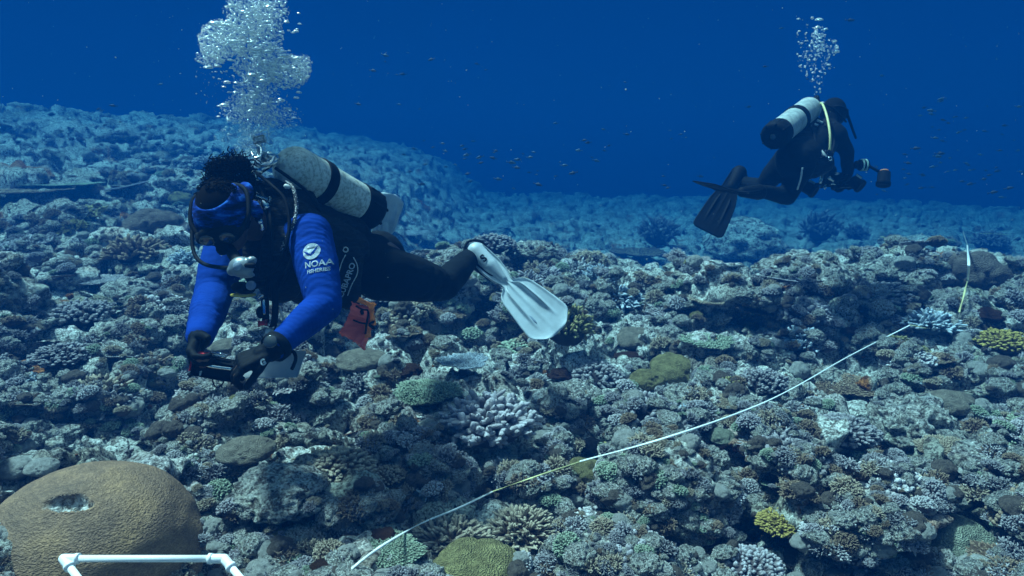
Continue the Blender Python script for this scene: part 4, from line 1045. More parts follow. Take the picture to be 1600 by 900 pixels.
    mb.capsule(P(448, 385, 2.53), P(438, 440, 2.54), .085, .080); mb.capsule(P(405, 385, 2.56), P(405, 430, 2.58), .060, .055); mb.capsule(P(430, 430, 2.58), P(500, 450, 2.78), .075, .085)
    mb.capsule(P(536, 404, 2.80), P(545, 462, 2.84), .075, .060); mb.capsule(P(518, 380, 2.76), P(518, 440, 2.80), .07, .07)
    me = remeshed(mb, .008, 4, 'buoyancy_vest'); roughen(me, .016, 8, 11, 4); vest = link('buoyancy_vest', me, M_VEST, root)
    bv = bvh_of([vest])
    # vest piping, lettering and webbing
    def onvest(px, py, off=.004, d0=2.3):
        o_ = cam.location; d_ = (P(px, py, d0) - o_).normalized(); h = bv.ray_cast(o_, d_, 6); return h[0] - d_ * off if h[0] is not None else P(px, py, 2.75)
    for pts in (((552, 402), (558, 414), (558, 428), (549, 446), (543, 462)), ((540, 398), (534, 410), (529, 428), (526, 445))):
        mb = MB(); mb.tube(bez([onvest(*p) for p in pts], 16), .0022, 6); mb.build('piping', M_PALEP, vest)
    decal('vest_lettering', *text_geo('SCUBAPRO', .034, .0008), onvest(541, 442), onvest(552, 420) - onvest(533, 468), onvest(536, 430) - onvest(556, 440), bv, M_PRINT, vest)
    mb = MB(); mb.lathe(onvest(540, 390), Dc(0, 0, -1), [(0, .012), (.004, .012), (.004, .007), (0, .007)], 16); mb.build('ring', M_PALEP, vest)
    for pts, wdt in ((((447, 300), (462, 330), (466, 370), (450, 420), (430, 455)), .016), (((505, 380), (525, 400), (530, 440), (520, 470)), .012)):
        mb = MB(); mb.tube(bez([onvest(*p, .006) for p in pts], 18), wdt * .55, 6); mb.build('webbing', M_BLACK, vest)
    # hair: curls gathered in a bun, held by a headband
    rs = np.random.RandomState(3); mb = MB()
    blobs = [(P(350, 272, 2.44), .046, 160), (P(340, 266, 2.42), .034, 90), (P(366, 256, 2.45), .034, 100), (P(382, 258, 2.46), .026, 70), (P(388, 282, 2.50), .040, 60), (P(402, 300, 2.52), .036, 50), (P(336, 288, 2.40), .034, 50)]
    mb.ell(hc + cd * .010 - fd * .004, (sd * .087, fd * .103, cd * .110), 32, 18)
    for i in range(420):
        q = rs.randn(3); q /= np.linalg.norm(q)
        if q[2] < .60 or q[1] > .12: continue
        p = hc + cd * .010 - fd * .004 + sd * (.088 * q[0]) + fd * (.104 * q[1]) + cd * (.111 * q[2]); dn = (p - hc).normalized(); u = dn.orthogonal().normalized(); v = dn.cross(u); a0 = rs.uniform(0, 6)
        mb.tube([p + (u * math.cos(a0 + k * .9) + v * math.sin(a0 + k * .9)) * .006 + dn * (k * .0012) for k in range(8)], .0020, 4)
    for c, r, n_ in blobs:
        mb.ell(c, (Vector((r * .85, 0, 0)), Vector((0, r * .85, 0)), Vector((0, 0, r * .8))), 16, 10)
        for i in range(n_):
            d = Vector(rs.randn(3)).normalized(); p = c + d * r * rs.uniform(.75, .98); u = d.orthogonal().normalized(); v = d.cross(u); q = rs.uniform(.003, .008); a0 = rs.uniform(0, 6); tl = rs.uniform(.3, 1.6)
            mb.tube([p + (u * math.cos(a0 + k * .9) + v * math.sin(a0 + k * .9)) * q * (.6 + .1 * k) + d * (k * .0028 * tl) for k in range(9)], .0019, 4)
    mb.build('hair', M_HAIR, root)
    nr, nc = 18, 72; hb = []
    for k in range(nr):
        z = .0 + .78 * k / (nr - 1); rr_ = math.sqrt(1 - z * z)
        for q in range(nc):
            a_ = 2 * PI * q / nc; zz = z - .16 * math.sin(a_) * (1 - k / nr) ; w_ = 1 + .010 * math.sin(k * 1.9 + math.sin(a_ * 2) * 2) * (0 < k < nr - 1) + .01
            hb.append(tuple(hc + sd * (.091 * rr_ * w_ * math.cos(a_)) + fd * (.109 * rr_ * w_ * math.sin(a_)) + cd * (.110 * zz)))
    ob = link('headband', np_mesh('headband', hb, [(k * nc + q, k * nc + (q + 1) % nc, (k + 1) * nc + (q + 1) % nc, (k + 1) * nc + q) for k in range(nr - 1) for q in range(nc)]), M_BAND, root)
    sm = ob.modifiers.new('t', 'SOLIDIFY'); sm.thickness = .004
    mb = MB(); 
    for pts, r_ in (((P(378, 318, 2.36), P(388, 305, 2.36), P(384, 292, 2.38), P(378, 290, 2.40)), (.016, .020, .014, .006)), ((P(380, 318, 2.34), P(396, 322, 2.34), P(402, 334, 2.34), P(402, 344, 2.34)), (.014, .022, .020, .010))):
        q = bez(pts, 10); mb.tube(q, np.interp(np.linspace(0, 1, len(q)), np.linspace(0, 1, 4), r_), 12)
    kn = remeshed(mb, .004, 2, 'knot'); roughen(kn, .008, 28, 4); link('knot', kn, M_BAND, ob)
    # mask: skirt, frame, lens, strap
    mc = hc + fd * .108 - cd * .004
    mk = MB(); 
    mk.ell(mc - fd * .012, (sd * .074, fd * .030, cd * .042), 28, 14); mk.capsule(mc + fd * .004 - cd * .02, mc + fd * .016 - cd * .040, .018, .022, 12, 3)
    for s in (-1, 1): mk.capsule(mc + sd * s * .06, mc + sd * s * .078 - fd * .03, .016, .010, 10, 3)
    mask = link('mask', remeshed(mk, .004, 3, 'mask'), M_BLACK, root)
    for s in (-1, 1):
        mb = MB(); mb.ell(mc + sd * s * .033 + fd * .014 + cd * .003, (sd * .027, fd * .006, cd * .023), 22, 8); mb.build('lens', M_GLASS, mask)
    pts = [mc + sd * .078 - fd * .03, hc + sd * .099 + fd * .03 + cd * .022, hc + sd * .084 - fd * .055 + cd * .055, hc - fd * .108 + cd * .045, hc - sd * .084 - fd * .055 + cd * .055, hc - sd * .099 + fd * .03 + cd * .022, mc - sd * .078 - fd * .03]
    mb = MB(); mb.tube(bez(pts, 36), .0085, 8); mb.build('strap', M_BLACK, mask)
    # wrist computer
    wc = wrL.lerp(elL, .08); wa = (wrL - elL).normalized(); mb = MB(); mb.lathe(wc, wa, [(-.014, .043), (-.014, .050), (.014, .048), (.014, .040)], 24); cs = mb.build('wrist_computer', M_BLACK, root)
    o_ = wc + Dc(.0, .35, -.9).normalized() * .048; mb = MB(); mb.lathe(o_, Dc(0, .35, -.9), [(0, .001), (0, .021), (.008, .022), (.011, .018), (.011, .001)], 22); mb.build('dial', M_GLASS, cs)
    mb = MB(); mb.tube(bez([P(438, 549, 2.2), P(456, 548, 2.2), P(462, 560, 2.2), P(456, 577, 2.21)], 12), .006, 8); mb.build('strap_end', M_BLACK, cs)
    # print on the sleeve
    bv = bvh_of([rg]); pc = P(474, 391, 2.3); rr = Dc(.93, .17, -.05); uu = Dc(-.17, .93, 0)
    em = decal('sleeve_emblem', *disc_geo(.029), pc, rr, uu, bv, M_PRINT, rg, .0016)
    bird = [(-.027, .004), (-.012, -.002), (-.002, -.009), (.006, .001), (.016, .014), (.024, .020), (.017, .006), (.008, -.010), (-.002, -.016), (-.014, -.010)]
    decal('emblem_bird', [(x, y, 0) for x, y in bird], [(0, 1, 9), (1, 8, 9), (1, 2, 8), (2, 7, 8), (2, 3, 7), (3, 6, 7), (3, 4, 6), (4, 5, 6)], pc, rr, uu, bv, M_BLUE, em, .0030)
    V, F = disc_geo(.022, 18, 2.5, 3.9 + .6); decal('emblem_sky', [(x * .9 - .001, y * .8 + .010, z) for x, y, z in disc_geo(.017, 18, .5, 2.9)[0]], disc_geo(.017, 18)[1], pc, rr, uu, bv, M_GREYP, em, .0028)
    decal('sleeve_lettering', *text_geo('NOAA', .030, .0005), P(487, 411, 2.3), rr, uu, bv, M_PRINT, rg)
    decal('sleeve_lettering', *text_geo('FISHERIES', .0175, .0004), P(489, 422, 2.3), rr, uu, bv, M_PRINT, rg)

    # ---- tank
    t, ax, u, side = tank_parts(P(579, 329, 3.08), P(437, 251, 2.60), .090, 'scuba_tank', 'pale grey-green worn scuba tank with black boot on the back of the nearer diver', (.62,), .050)
    cap_v = P(432, 247, 2.58)
    # ---- regulator
    rg_ = empty('regulator', P(400, 260, 2.58)); tag(rg_, 'silver regulator with black hoses at the neck and mouth of the nearer diver', 'regulator')
    mb = MB(); a = P(430, 252, 2.57); b = P(402, 266, 2.54); mb.capsule(a, b, .012, .019, 14, 3); mb.capsule(b, P(388, 262, 2.53), .022, .022, 16, 3); mb.capsule(P(404, 262, 2.54), P(404, 246, 2.55), .014, .012, 12, 3)
    mb.tube(bez([P(428, 244, 2.56), P(422, 256, 2.54), P(406, 256, 2.52), P(396, 248, 2.52)], 14), .007, 8)
    mb.tube(bez([P(392, 236, 2.54), P(398, 246, 2.52), P(407, 244, 2.52), P(408, 232, 2.54), P(400, 226, 2.55)], 18), .005, 8)
    mb.capsule(P(394, 273, 2.50), P(400, 280, 2.50), .012, .009, 10, 3); fs = mb.build('first_stage', M_CHROME, rg_)
    mb = MB(); c = P(405, 218, 2.56); mb.box(c, (Dc(.018, .004, 0), Dc(-.002, .011, 0), Dc(0, 0, .009)), .004); mb.capsule(c, P(404, 236, 2.56), .007, .009, 10, 2); mb.build('pale_knob', M_PALEP, fs)
    def hose(pts, r, m, n=40): mb = MB(); mb.tube(bez(pts, n), r, 10); return mb.build('hose', m, rg_)
    hose([P(400, 270, 2.52), P(425, 290, 2.46), P(445, 312, 2.44), P(452, 345, 2.42), P(448, 380, 2.40), P(436, 412, 2.40), P(412, 436, 2.36), P(390, 430, 2.26)], .0065, M_BLACK)
    mh, n_, b_ = newmat("braided hose"); c_ = n_.nodes.new("ShaderNodeTexCoord"); v_ = n_.nodes.new("ShaderNodeTexVoronoi"); v_.inputs["Scale"].default_value = 170; n_.links.new(c_.outputs["Object"], v_.inputs[0])
    n_.links.new(nramp(n_, v_.outputs["Distance"], [(.25, (.75, .80, .80)), (.42, (.02, .02, .03))]).outputs[0], b_.inputs["Base Color"])
    hose([P(447, 284, 2.50), P(458, 294, 2.47), P(463, 318, 2.45), P(460, 345, 2.43), P(450, 366, 2.42), P(440, 392, 2.42)], .0068, mh)
    hose([P(385, 262, 2.50), P(330, 290, 2.52), P(304, 322, 2.46), P(300, 360, 2.40), P(303, 395, 2.36), P(318, 412, 2.32), P(345, 418, 2.26), P(362, 418, 2.22)], .0068, M_BLACK)
    hose([P(396, 275, 2.52), P(420, 330, 2.40), P(424, 380, 2.38), P(420, 430, 2.38), P(414, 480, 2.40)], .0065, M_BLACK)
    hose([P(430, 262, 2.56), P(455, 280, 2.56), P(480, 300, 2.58), P(500, 330, 2.66)], .0065, M_BLACK)
    # second stage in the mouth
    rc = hc + fd * .150 - cd * .070; rc = P(377, 417, 2.20); ss = MB(); f2 = nrm(rc - hc)
    ss.ell(rc, (Dc(.041, .004, 0), Dc(-.006, .034, .004), Dc(0, .0, .026)), 26, 14); ss.ell(rc + Dc(.030, .018, 0), (Dc(.018, .010, 0), Dc(-.008, .014, 0), Dc(0, 0, .016)), 16, 10)
    ss.ell(rc + Dc(-.030, -.012, 0), (Dc(.016, 0, 0), Dc(0, .018, 0), Dc(0, 0, .018)), 16, 10); ss.ell(rc + Dc(.018, -.026, 0), (Dc(.026, 0, 0), Dc(0, .010, 0), Dc(0, 0, .016)), 16, 10)
    m3 = MB(); m3.capsule(rc, hc + fd * .085 - cd * .072, .020, .018, 12, 3); m3.build('mouthpiece', M_BLACK, rg_)
    st = link('second_stage', remeshed(ss, .003, 2, 'second_stage'), M_PALEP, rg_); st.data.materials[0] = simple("silver grey plastic", (.17, .21, .24), .35, .3, var=.15, scale=20)
    mb = MB(); mb.lathe(rc + Dc(-.002, .002, -.020), Dc(-.05, .05, -1), [(0, .013), (.006, .015), (.009, .012), (.010, .001)], 22); mb.build('purge_cover', M_GREYP, st)
    mb = MB(); mb.capsule(rc + Dc(.024, .004, -.018), rc + Dc(.044, .004, -.016), .008, .009, 10, 3); mb.build('lever', M_BLACK, st)
    # spare second stage and gauges on the chest
    oc = empty('octopus_regulator', P(388, 455, 2.36)); tag(oc, 'black spare regulator with a dull yellow rim hanging under the nearer diver', 'spare regulator')
    mb = MB(); mb.ell(P(380, 450, 2.38), (Dc(.042, -.004, 0), Dc(.0, .022, 0), Dc(0, 0, .03)), 22, 12); mb.capsule(P(384, 450, 2.36), P(420, 440, 2.42), .016, .010, 10, 3); mb.build('case', M_BLACK, oc)
    mb = MB(); mb.tube([P(380, 459, 2.37) + Dc(.040 * math.cos(a_), -.004 + .004 * math.sin(a_), .028 * math.sin(a_)) for a_ in np.linspace(0, 2 * PI, 25)], .004, 6); mb.build('rim', simple('dull yellow plastic', (.45, .36, .05)), oc)
    mb = MB(); mb.ell(P(392, 446, 2.32), (Dc(.016, .008, 0), Dc(-.008, .014, 0), Dc(0, 0, .008)), 16, 8); mb.build('cover', M_GREYP, oc)
    gc = empty('pressure_gauge', P(414, 495, 2.38)); tag(gc, 'hanging gauge console with a red clip below the chest of the nearer diver', 'gauge console')
    mb = MB(); mb.capsule(P(414, 470, 2.38), P(415, 502, 2.36), .014, .012, 12, 3); mb.ell(P(407, 488, 2.36), (Dc(.016, 0, 0), Dc(0, .022, 0), Dc(0, 0, .012)), 16, 10); mb.build('case', M_BLACK, gc)
    mb = MB(); mb.capsule(P(412, 470, 2.345), P(413, 490, 2.34), .005, .005, 8, 2); mb.capsule(P(404, 466, 2.345), P(410, 462, 2.34), .004, .004, 8, 2); mb.build('clip', M_CHROME, gc)
    mb = MB(); mb.box(P(410, 505, 2.34), (Dc(.012, .002, 0), Dc(0, .008, 0), Dc(0, 0, .008)), .003); mb.build('clip', M_REDP, gc)
    mb = MB(); mb.tube(bez([P(428, 440, 2.42), P(430, 470, 2.40), P(428, 505, 2.36), P(420, 520, 2.32)], 12), .012, 8); mb.build('tube', M_BLACK, gc)
    mb = MB(); mb.box(P(420, 517, 2.26), (Dc(.012, 0, 0), Dc(.002, .010, 0), Dc(0, 0, .006)), .003); mb.build('tag', M_PALEP, gc)
    mb = MB(); mb.tube(bez([P(436, 480, 2.42), P(442, 495, 2.4), P(446, 505, 2.38)], 8), .005, 8); mb.build('cord', M_PALEP, gc)
    # D-ring gear on the strap near the ear
    sn = empty('inflator', P(412, 325, 2.40)); tag(sn, 'chrome and pale plastic inflator parts beside the headband of the nearer diver', 'inflator')
    mb = MB(); mb.box(P(411, 308, 2.40), (Dc(.022, -.008, 0), Dc(.002, .006, 0), Dc(0, 0, .008)), .003); mb.build('bracket', M_CHROME, sn)
    mb = MB(); mb.capsule(P(412, 316, 2.40), P(415, 322, 2.40), .012, .014, 12, 3); mb.build('button', M_CHROME, sn)
    mb = MB(); mb.capsule(P(402, 340, 2.36), P(406, 346, 2.36), .012, .011, 10, 3); mb.capsule(P(408, 350, 2.37), P(410, 358, 2.38), .007, .007, 10, 3); mb.build('mouthpiece', M_CHROME, sn)
    mb = MB(); mb.capsule(P(447, 291, 2.46), P(450, 292, 2.46), .009, .008, 10, 3); mb.build('valve_cap', M_PALEP, sn)
    # ---- orange and red marker pouch
    po = empty('marker_pouch', P(562, 500, 2.590)); tag(po, 'bright red and orange folded marker pouch clipped under the hip of the nearer diver', 'pouch')
    mb = MB(); mb.box(P(559, 513, 2.610), (Dc(.040, -.024, 0), Dc(.018, .044, .018), Dc(0, -.008, .020)), .010); me = mb.mesh('pouch'); mb = MB(); mb.V = [np.array([v.co[:] for v in me.vertices])]; mb.T = [np.array([[*p.vertices] for p in me.polygons])]; mb.A = [np.zeros(len(me.vertices))]
    q = remeshed(mb, .005, 3, 'lower_pouch'); roughen(q, .010, 18, 3); link('lower_pouch', q, M_RED, po)
    mb = MB(); mb.box(P(563, 488, 2.570), (Dc(.036, -.006, 0), Dc(.004, .024, .012), Dc(0, -.008, .016)), .008); q = remeshed(mb, .005, 2, 'flap'); roughen(q, .010, 22, 4); link('flap', q, M_RED, po)
    mb = MB(); mb.box(P(573, 474, 2.570), (Dc(.030, -.014, 0), Dc(.004, .009, 0), Dc(0, 0, .016)), .004); mb.box(P(581, 490, 2.570), (Dc(.008, .001, 0), Dc(-.003, .040, 0), Dc(0, 0, .016)), .004); mb.box(P(574, 516, 2.590), (Dc(.008, .001, 0), Dc(-.003, .026, 0), Dc(0, 0, .014)), .004)
    q = remeshed(mb, .004, 2, 'edge_roll'); roughen(q, .006, 26, 5); link('edge_roll', q, M_ORANGE, po)
    mb = MB(); mb.tube(bez([P(556, 478, 2.540), P(567, 484, 2.530), P(575, 486, 2.535), P(573, 505, 2.540), P(571, 522, 2.550)], 14), .004, 6); mb.tube(bez([P(552, 500, 2.550), P(562, 504, 2.540), P(572, 506, 2.540)], 8), .0035, 6)
    mb.capsule(P(565, 487, 2.535), P(566, 489, 2.535), .007, .007, 10, 2); mb.capsule(P(578, 508, 2.550), P(584, 513, 2.550), .007, .005, 8, 2); mb.capsule(P(578, 506, 2.550), P(584, 502, 2.550), .005, .004, 8, 2); mb.build('buckle', M_BLACK, po)
    # ---- camera in the hands
    cm = empty('compact_camera', P(332, 573, 2.13)); tag(cm, 'small black and red underwater camera held in the gloved hands of the nearer diver', 'camera')
    X = Dc(.965, -.20, .15); Y = Dc(.20, .96, -.1); Z = X.cross(Y).normalized(); Y = Z.cross(X).normalized(); Z = -Z; c = P(336, 575, 2.14)
    mb = MB(); mb.box(c, (X * .062, Y * .027, Z * .022), .010); hs = mb.build('housing', M_BLACK, cm)
    mb = MB(); mb.tube(bez([c - X * .045 + Y * .020 - Z * .020, c - X * .01 + Y * .012 - Z * .027, c + X * .06 + Y * .014 - Z * .025], 12), .007, 8); mb.build('rail', M_CHROME, hs)
    mb = MB(); mb.box(c - X * .045 + Y * .033, (X * .015, Y * .007, Z * .014), .003); mb.box(c - X * .064 - Y * .002, (X * .006, Y * .015, Z * .016), .003); mb.box(c - X * .028 + Y * .012 - Z * .023, (X * .007, Y * .008, Z * .005), .002); mb.build('red_button', M_REDP, hs)
    mb = MB(); mb.lathe(c + X * .026 - Y * .008 + Z * .02, Z, [(0, .024), (.020, .023), (.022, .017), (.022, .001)], 20); mb.build('lens_port', M_GREYP, hs)
    mb = MB(); mb.box(c + X * .005 + Y * .045, (X * .022, Y * .004, Z * .010), .002); mb.build('shoe', M_CHROME, hs)
    mb = MB(); mb.box(c - X * .034 - Y * .012 - Z * .023, (X * .003, Y * .015, Z * .003), .001); mb.build('label_strip', M_PALEP, hs)
    mb = MB(); k0 = P(342, 588, 2.13); mb.tube(bez([k0 - X * .014, k0 - X * .016 - Y * .018, k0 - Y * .038, k0 + X * .016 - Y * .018, k0 + X * .012], 24), .0022, 6); mb.build('lanyard', M_BLACK, hs)
    # ---- slate
    A = P(368, 590, 2.26); B = P(464, 588, 2.32); C_ = P(477, 549, 2.44); D = P(385, 545, 2.40); n3 = (B - A).cross(D - A).normalized() * .002
    sl = empty('writing_slate', (A + B + C_ + D) / 4); tag(sl, 'flat grey writing slate under the wrist of the nearer diver', 'slate')
    mb = MB(); V = [A - n3, B - n3, C_ - n3, D - n3, A + n3, B + n3, C_ + n3, D + n3]; mb.add([tuple(v) for v in V], [(0, 1, 2, 3), (7, 6, 5, 4), (0, 4, 5, 1), (1, 5, 6, 2), (2, 6, 7, 3), (3, 7, 4, 0)]); mb.build('board', M_SLATE, sl, smooth=False)
    mb = MB(); mb.tube([A - n3, B - n3], .003, 6); mb.tube([B, C_], .003, 6); mb.build('edge', M_GREYP, sl)
diver_near()

# ------------------------------------------------------------------ farther diver
def diver_far():
    root = empty('person', P(1245, 245, 4.85))
    tag(root, 'farther diver in black hooded wetsuit and black fins with back turned', 'diver')
    pel = P(1243, 252, 4.80); ch = P(1284, 214, 5.08); nk = P(1296, 192, 5.16); hc = P(1302, 176, 5.16)
    shN = P(1306, 206, 5.02); elN = P(1323, 238, 4.98); wrN = P(1325, 272, 5.12); shF = P(1268, 206, 5.25); elF = P(1284, 245, 5.36); wrF = P(1298, 276, 5.34)
    hA = P(1252, 258, 4.78); kA = P(1231, 307, 4.92); aA = P(1184, 298, 4.72)
    hB = P(1232, 250, 4.86); kB = P(1191, 292, 5.08); aB = P(1160, 283, 5.30)
    def head(mb, k=0): mb.ell(hc, (Vector((.085 + k, 0, 0)), Vector((0, .095 + k, 0)), Vector((0, 0, .105 + k))), 20, 12)
    def build(mb, k, legs=True):
        limb(mb, [pel, pel.lerp(ch, .5), ch], [.135 + k, .125 + k, .145 + k]); s_ = (shN - shF).normalized(); mb.capsule(ch - s_ * .1, ch + s_ * .1, .10 + k, .10 + k); mb.capsule(ch, hc, .08 + k, .065 + k)
        for a, b, c in ((shN, elN, wrN), (shF, elF, wrF)): limb(mb, [a, b, c], [.060 + k, .050 + k, .034 + k])
        for a, b, c in ((hA, kA, aA), (hB, kB, aB)): limb(mb, [a, a.lerp(b, .5), b, b.lerp(c, .35), c], [.098 + k, .080 + k, .058 + k, .056 + k, .042 + k])
    mb = MB(); build(mb, -.006); head(mb, -.006); mb.capsule(hc + Vector((.09, .03, -.02)), hc + Vector((.105, .03, -.035)), .012, .014, 8, 2)
    fA = P(1160, 300, 4.62); fB = P(1152, 268, 5.30)
    limb(mb, [aA, aA.lerp(fA, .7)], [.04, .034]); limb(mb, [aB, aB.lerp(fB, .9)], [.04, .034])
    hN = dict(a=Dc(-.35, -.8, .2), n=Dc(-.8, .1, .3), t=Dc(.2, 0, -.9)); hF = dict(a=Dc(.2, -.9, 0), n=Dc(.7, -.1, -.3), t=Dc(-.2, .1, -.9))
    hand(mb, wrN, **hN); hand(mb, wrF, **hF); link('body', remeshed(mb, .010, 3, 'body'), M_SKIN, root)
    mb = MB(); build(mb, .004); me = remeshed(mb, .012, 5, 'wetsuit'); roughen(me, .012, 7, 5); link('wetsuit', me, M_NEO, root)
    mb = MB(); head(mb, .008); mb.capsule(hc, nk, .075, .07); link('hood', remeshed(mb, .009, 3, 'hood'), M_NEO, root)
    for w_, h_ in ((wrN, hN), (wrF, hF)): mb = MB(); hand(mb, w_, inf=.003, **h_); mb.capsule(w_ + Vector((0, 0, .05)), w_, .042, .036, 12, 3); link('glove', remeshed(mb, .005, 2, 'glove'), M_BLACK, root)
    mk = MB(); mk.ell(hc + Dc(.085, -.01, .03), (Dc(.035, 0, 0), Dc(0, .042, 0), Dc(0, 0, .07)), 18, 10); mask = mk.build('mask', M_BLACK, root)
    mb = MB(); mb.tube(bez([hc + Dc(.08, .0, -.06), hc + Dc(0, .02, -.105), hc + Dc(-.08, .03, -.03)], 10), .010, 6); mb.build('strap', M_BLACK, mask)
    mk = MB(); mk.capsule(hc + Dc(.095, -.03, -.03), hc + Dc(.17, -.19, .0), .011, .009, 8, 3); mk.build('snorkel', M_BLACK, root)
    # vest
    mb = MB(); mb.capsule(P(1262, 205, 5.06), P(1252, 240, 4.88), .115, .12); mb.capsule(P(1292, 206, 5.0), P(1278, 252, 4.92), .10, .09); mb.capsule(P(1285, 255, 4.86), P(1270, 262, 4.82), .085, .08)
    me = remeshed(mb, .012, 4, 'buoyancy_vest'); roughen(me, .018, 7, 21, 4); vest = link('buoyancy_vest', me, M_VEST, root); bv = bvh_of([vest])
    def onv(px, py): o_ = cam.location; d_ = (P(px, py, 4.5) - o_).normalized(); h = bv.ray_cast(o_, d_, 8); return h[0] - d_ * .006 if h[0] is not None else P(px, py, 4.9)
    mb = MB(); mb.tube([onv(1279, 233), onv(1285, 240), onv(1291, 247)], .016, 6); mb.tube([onv(1277, 188), onv(1286, 192)], .010, 6); mb.tube([onv(1273, 194), onv(1278, 196)], .009, 6); mb.build('reflective_patch', M_PALEP, vest)
    mb = MB(); mb.tube(bez([onv(1276, 221), onv(1285, 231), onv(1294, 241)], 8), .007, 6); mb.build('piping', M_GREYP, vest)
    mb = MB(); mb.tube(bez([P(1254, 262, 4.62), P(1251, 280, 4.66), P(1246, 296, 4.74)], 8), .006, 6); mb.build('leg_stripe', M_PALEP, root)
    for pts_ in (((1262, 188), (1272, 210), (1275, 236), (1268, 262)), ((1250, 236), (1266, 242), (1284, 246), (1296, 244)), ((1288, 196), (1300, 204), (1304, 222), (1298, 244))):
        mb = MB(); mb.tube(bez([onv(*p) for p in pts_], 14), .012, 6); mb.build('webbing', M_BLACK, vest)
    mb = MB(); mb.capsule(P(1294, 238, 4.80), P(1298, 252, 4.82), .020, .024, 10, 3); mb.build('inflator', M_BLACK, vest)
    mb = MB(); mb.lathe(P(1297, 248, 4.77), Dc(0, 0, -1), [(0, .016), (.006, .016), (.006, .009), (0, .009)], 14); mb.build('ring', M_CHROME, vest)
    # fins
    prof = [(0, .05), (.10, .055), (.2, .06), (.26, .075), (.35, .092), (.5, .104), (.62, .110), (.66, .108), (.68, .085)]
    me, L_, W_, N_ = fin_mesh(P(1182, 296, 4.68), P(1092, 318, 4.34) - P(1182, 296, 4.68), Dc(.30, -.30, -.90), [(s * .84, h) for s, h in prof], .012, .014, .13); f1 = link('fin', me, M_BLACK, root)
    mb = MB(); o = P(1186, 300, 4.70); mb.capsule(o, P(1160, 300, 4.60), .055, .035, 14, 4); mb.build('foot_pocket', M_BLACK, f1)
    me, L_, W_, N_ = fin_mesh(P(1155, 268, 5.30), P(1098, 374, 5.10) - P(1155, 268, 5.30), Dc(.80, .42, .15), [(s * .88, h * 1.12) for s, h in prof], .010, .012, .0); f2 = link('fin', me, M_BLACK, root)
    mb = MB(); mb.capsule(P(1155, 270, 5.30), P(1143, 292, 5.26), .058, .040, 14, 4); mb.capsule(P(1155, 270, 5.30), aB, .05, .05, 12, 3); mb.build('foot_pocket', M_BLACK, f2)
    # tank
    tank_parts(P(1209, 213, 4.66), P(1270, 166, 5.10), .090, 'scuba_tank', 'pale grey scuba tank with black band and boot on the back of the farther diver', (.55,), .055, simple('dull grey tank paint', (.30, .36, .37), .6, var=.35, scale=22))
    rg_ = empty('regulator', P(1276, 160, 5.1)); tag(rg_, 'regulator with a long pale yellow hose behind the neck of the farther diver', 'regulator')
    mb = MB(); mb.capsule(P(1276, 163, 5.10), P(1276, 153, 5.12), .026, .022, 12, 3); mb.capsule(P(1276, 163, 5.1), P(1282, 162, 5.08), .018, .014, 10, 3); mb.build('first_stage', M_BLACK, rg_)
    mb = MB(); mb.tube(bez([P(1280, 161, 5.04), P(1286, 164, 4.96), P(1293, 185, 4.86), P(1297, 210, 4.80), P(1297, 230, 4.80), P(1295, 238, 4.82)], 30), .0085, 8); mb.build('hose', M_HOSEY, rg_)
    mb = MB(); mb.tube(bez([P(1278, 160, 5.08), P(1300, 168, 5.02), P(1318, 186, 5.06), P(1322, 190, 5.12)], 20), .008, 8); mb.build('hose', M_BLACK, rg_)
    # camera rig
    cr_ = empty('underwater_camera', P(1318, 280, 5.2)); tag(cr_, 'large underwater camera rig with float arms and round strobes held by the farther diver', 'camera')
    mb = MB(); mb.box(P(1306, 281, 5.22), (Dc(.085, 0, 0), Dc(0, .045, 0), Dc(0, 0, .06)), .012); mb.box(P(1318, 290, 5.24), (Dc(.06, 0, 0), Dc(0, .02, 0), Dc(0, 0, .05)), .008); hs = mb.build('housing', M_BLACK, cr_)
    mb = MB(); mb.capsule(P(1286, 272, 5.16), P(1282, 284, 5.14), .018, .014, 8, 2); mb.capsule(P(1296, 278, 5.12), P(1302, 282, 5.12), .014, .012, 8, 2); mb.capsule(P(1306, 272, 5.12), P(1312, 272, 5.12), .010, .010, 8, 2); mb.capsule(P(1301, 287, 5.13), P(1305, 288, 5.13), .012, .010, 8, 2); mb.capsule(P(1290, 290, 5.14), P(1289, 294, 5.14), .011, .009, 8, 2); mb.build('knobs', M_CHROME, hs)
    mb = MB(); mb.tube([P(1322, 282, 5.15), P(1330, 262, 5.13), P(1337, 257, 5.12)], .012, 8); mb.tube([P(1356, 258, 5.12), P(1380, 272, 5.10)], .011, 8); mb.tube([P(1324, 283, 5.15), P(1334, 282, 5.14)], .012, 8); mb.tube([P(1290, 286, 5.2), P(1266, 290, 5.16)], .012, 8); mb.build('arm', M_BLACK, cr_)
    fl = MB()
    for k in range(4): fl.ell(P(1338 + k * 5.5, 257.5 + k * .3, 5.12), (Dc(.017, 0, 0), Dc(0, .042 if k else .03, 0), Dc(0, 0, .042)), 14, 8)
    flo = fl.build('float', M_BLACK, cr_)
    mb = MB()
    for k in (1, 2): mb.lathe(P(1341 + k * 5.5, 257.8, 5.12), Dc(1, 0, 0), [(-.004, .036), (-.004, .046), (.004, .046), (.004, .036)], 20)
    mb.build('float_band', simple('pale aqua foam', (.45, .72, .66)), flo)
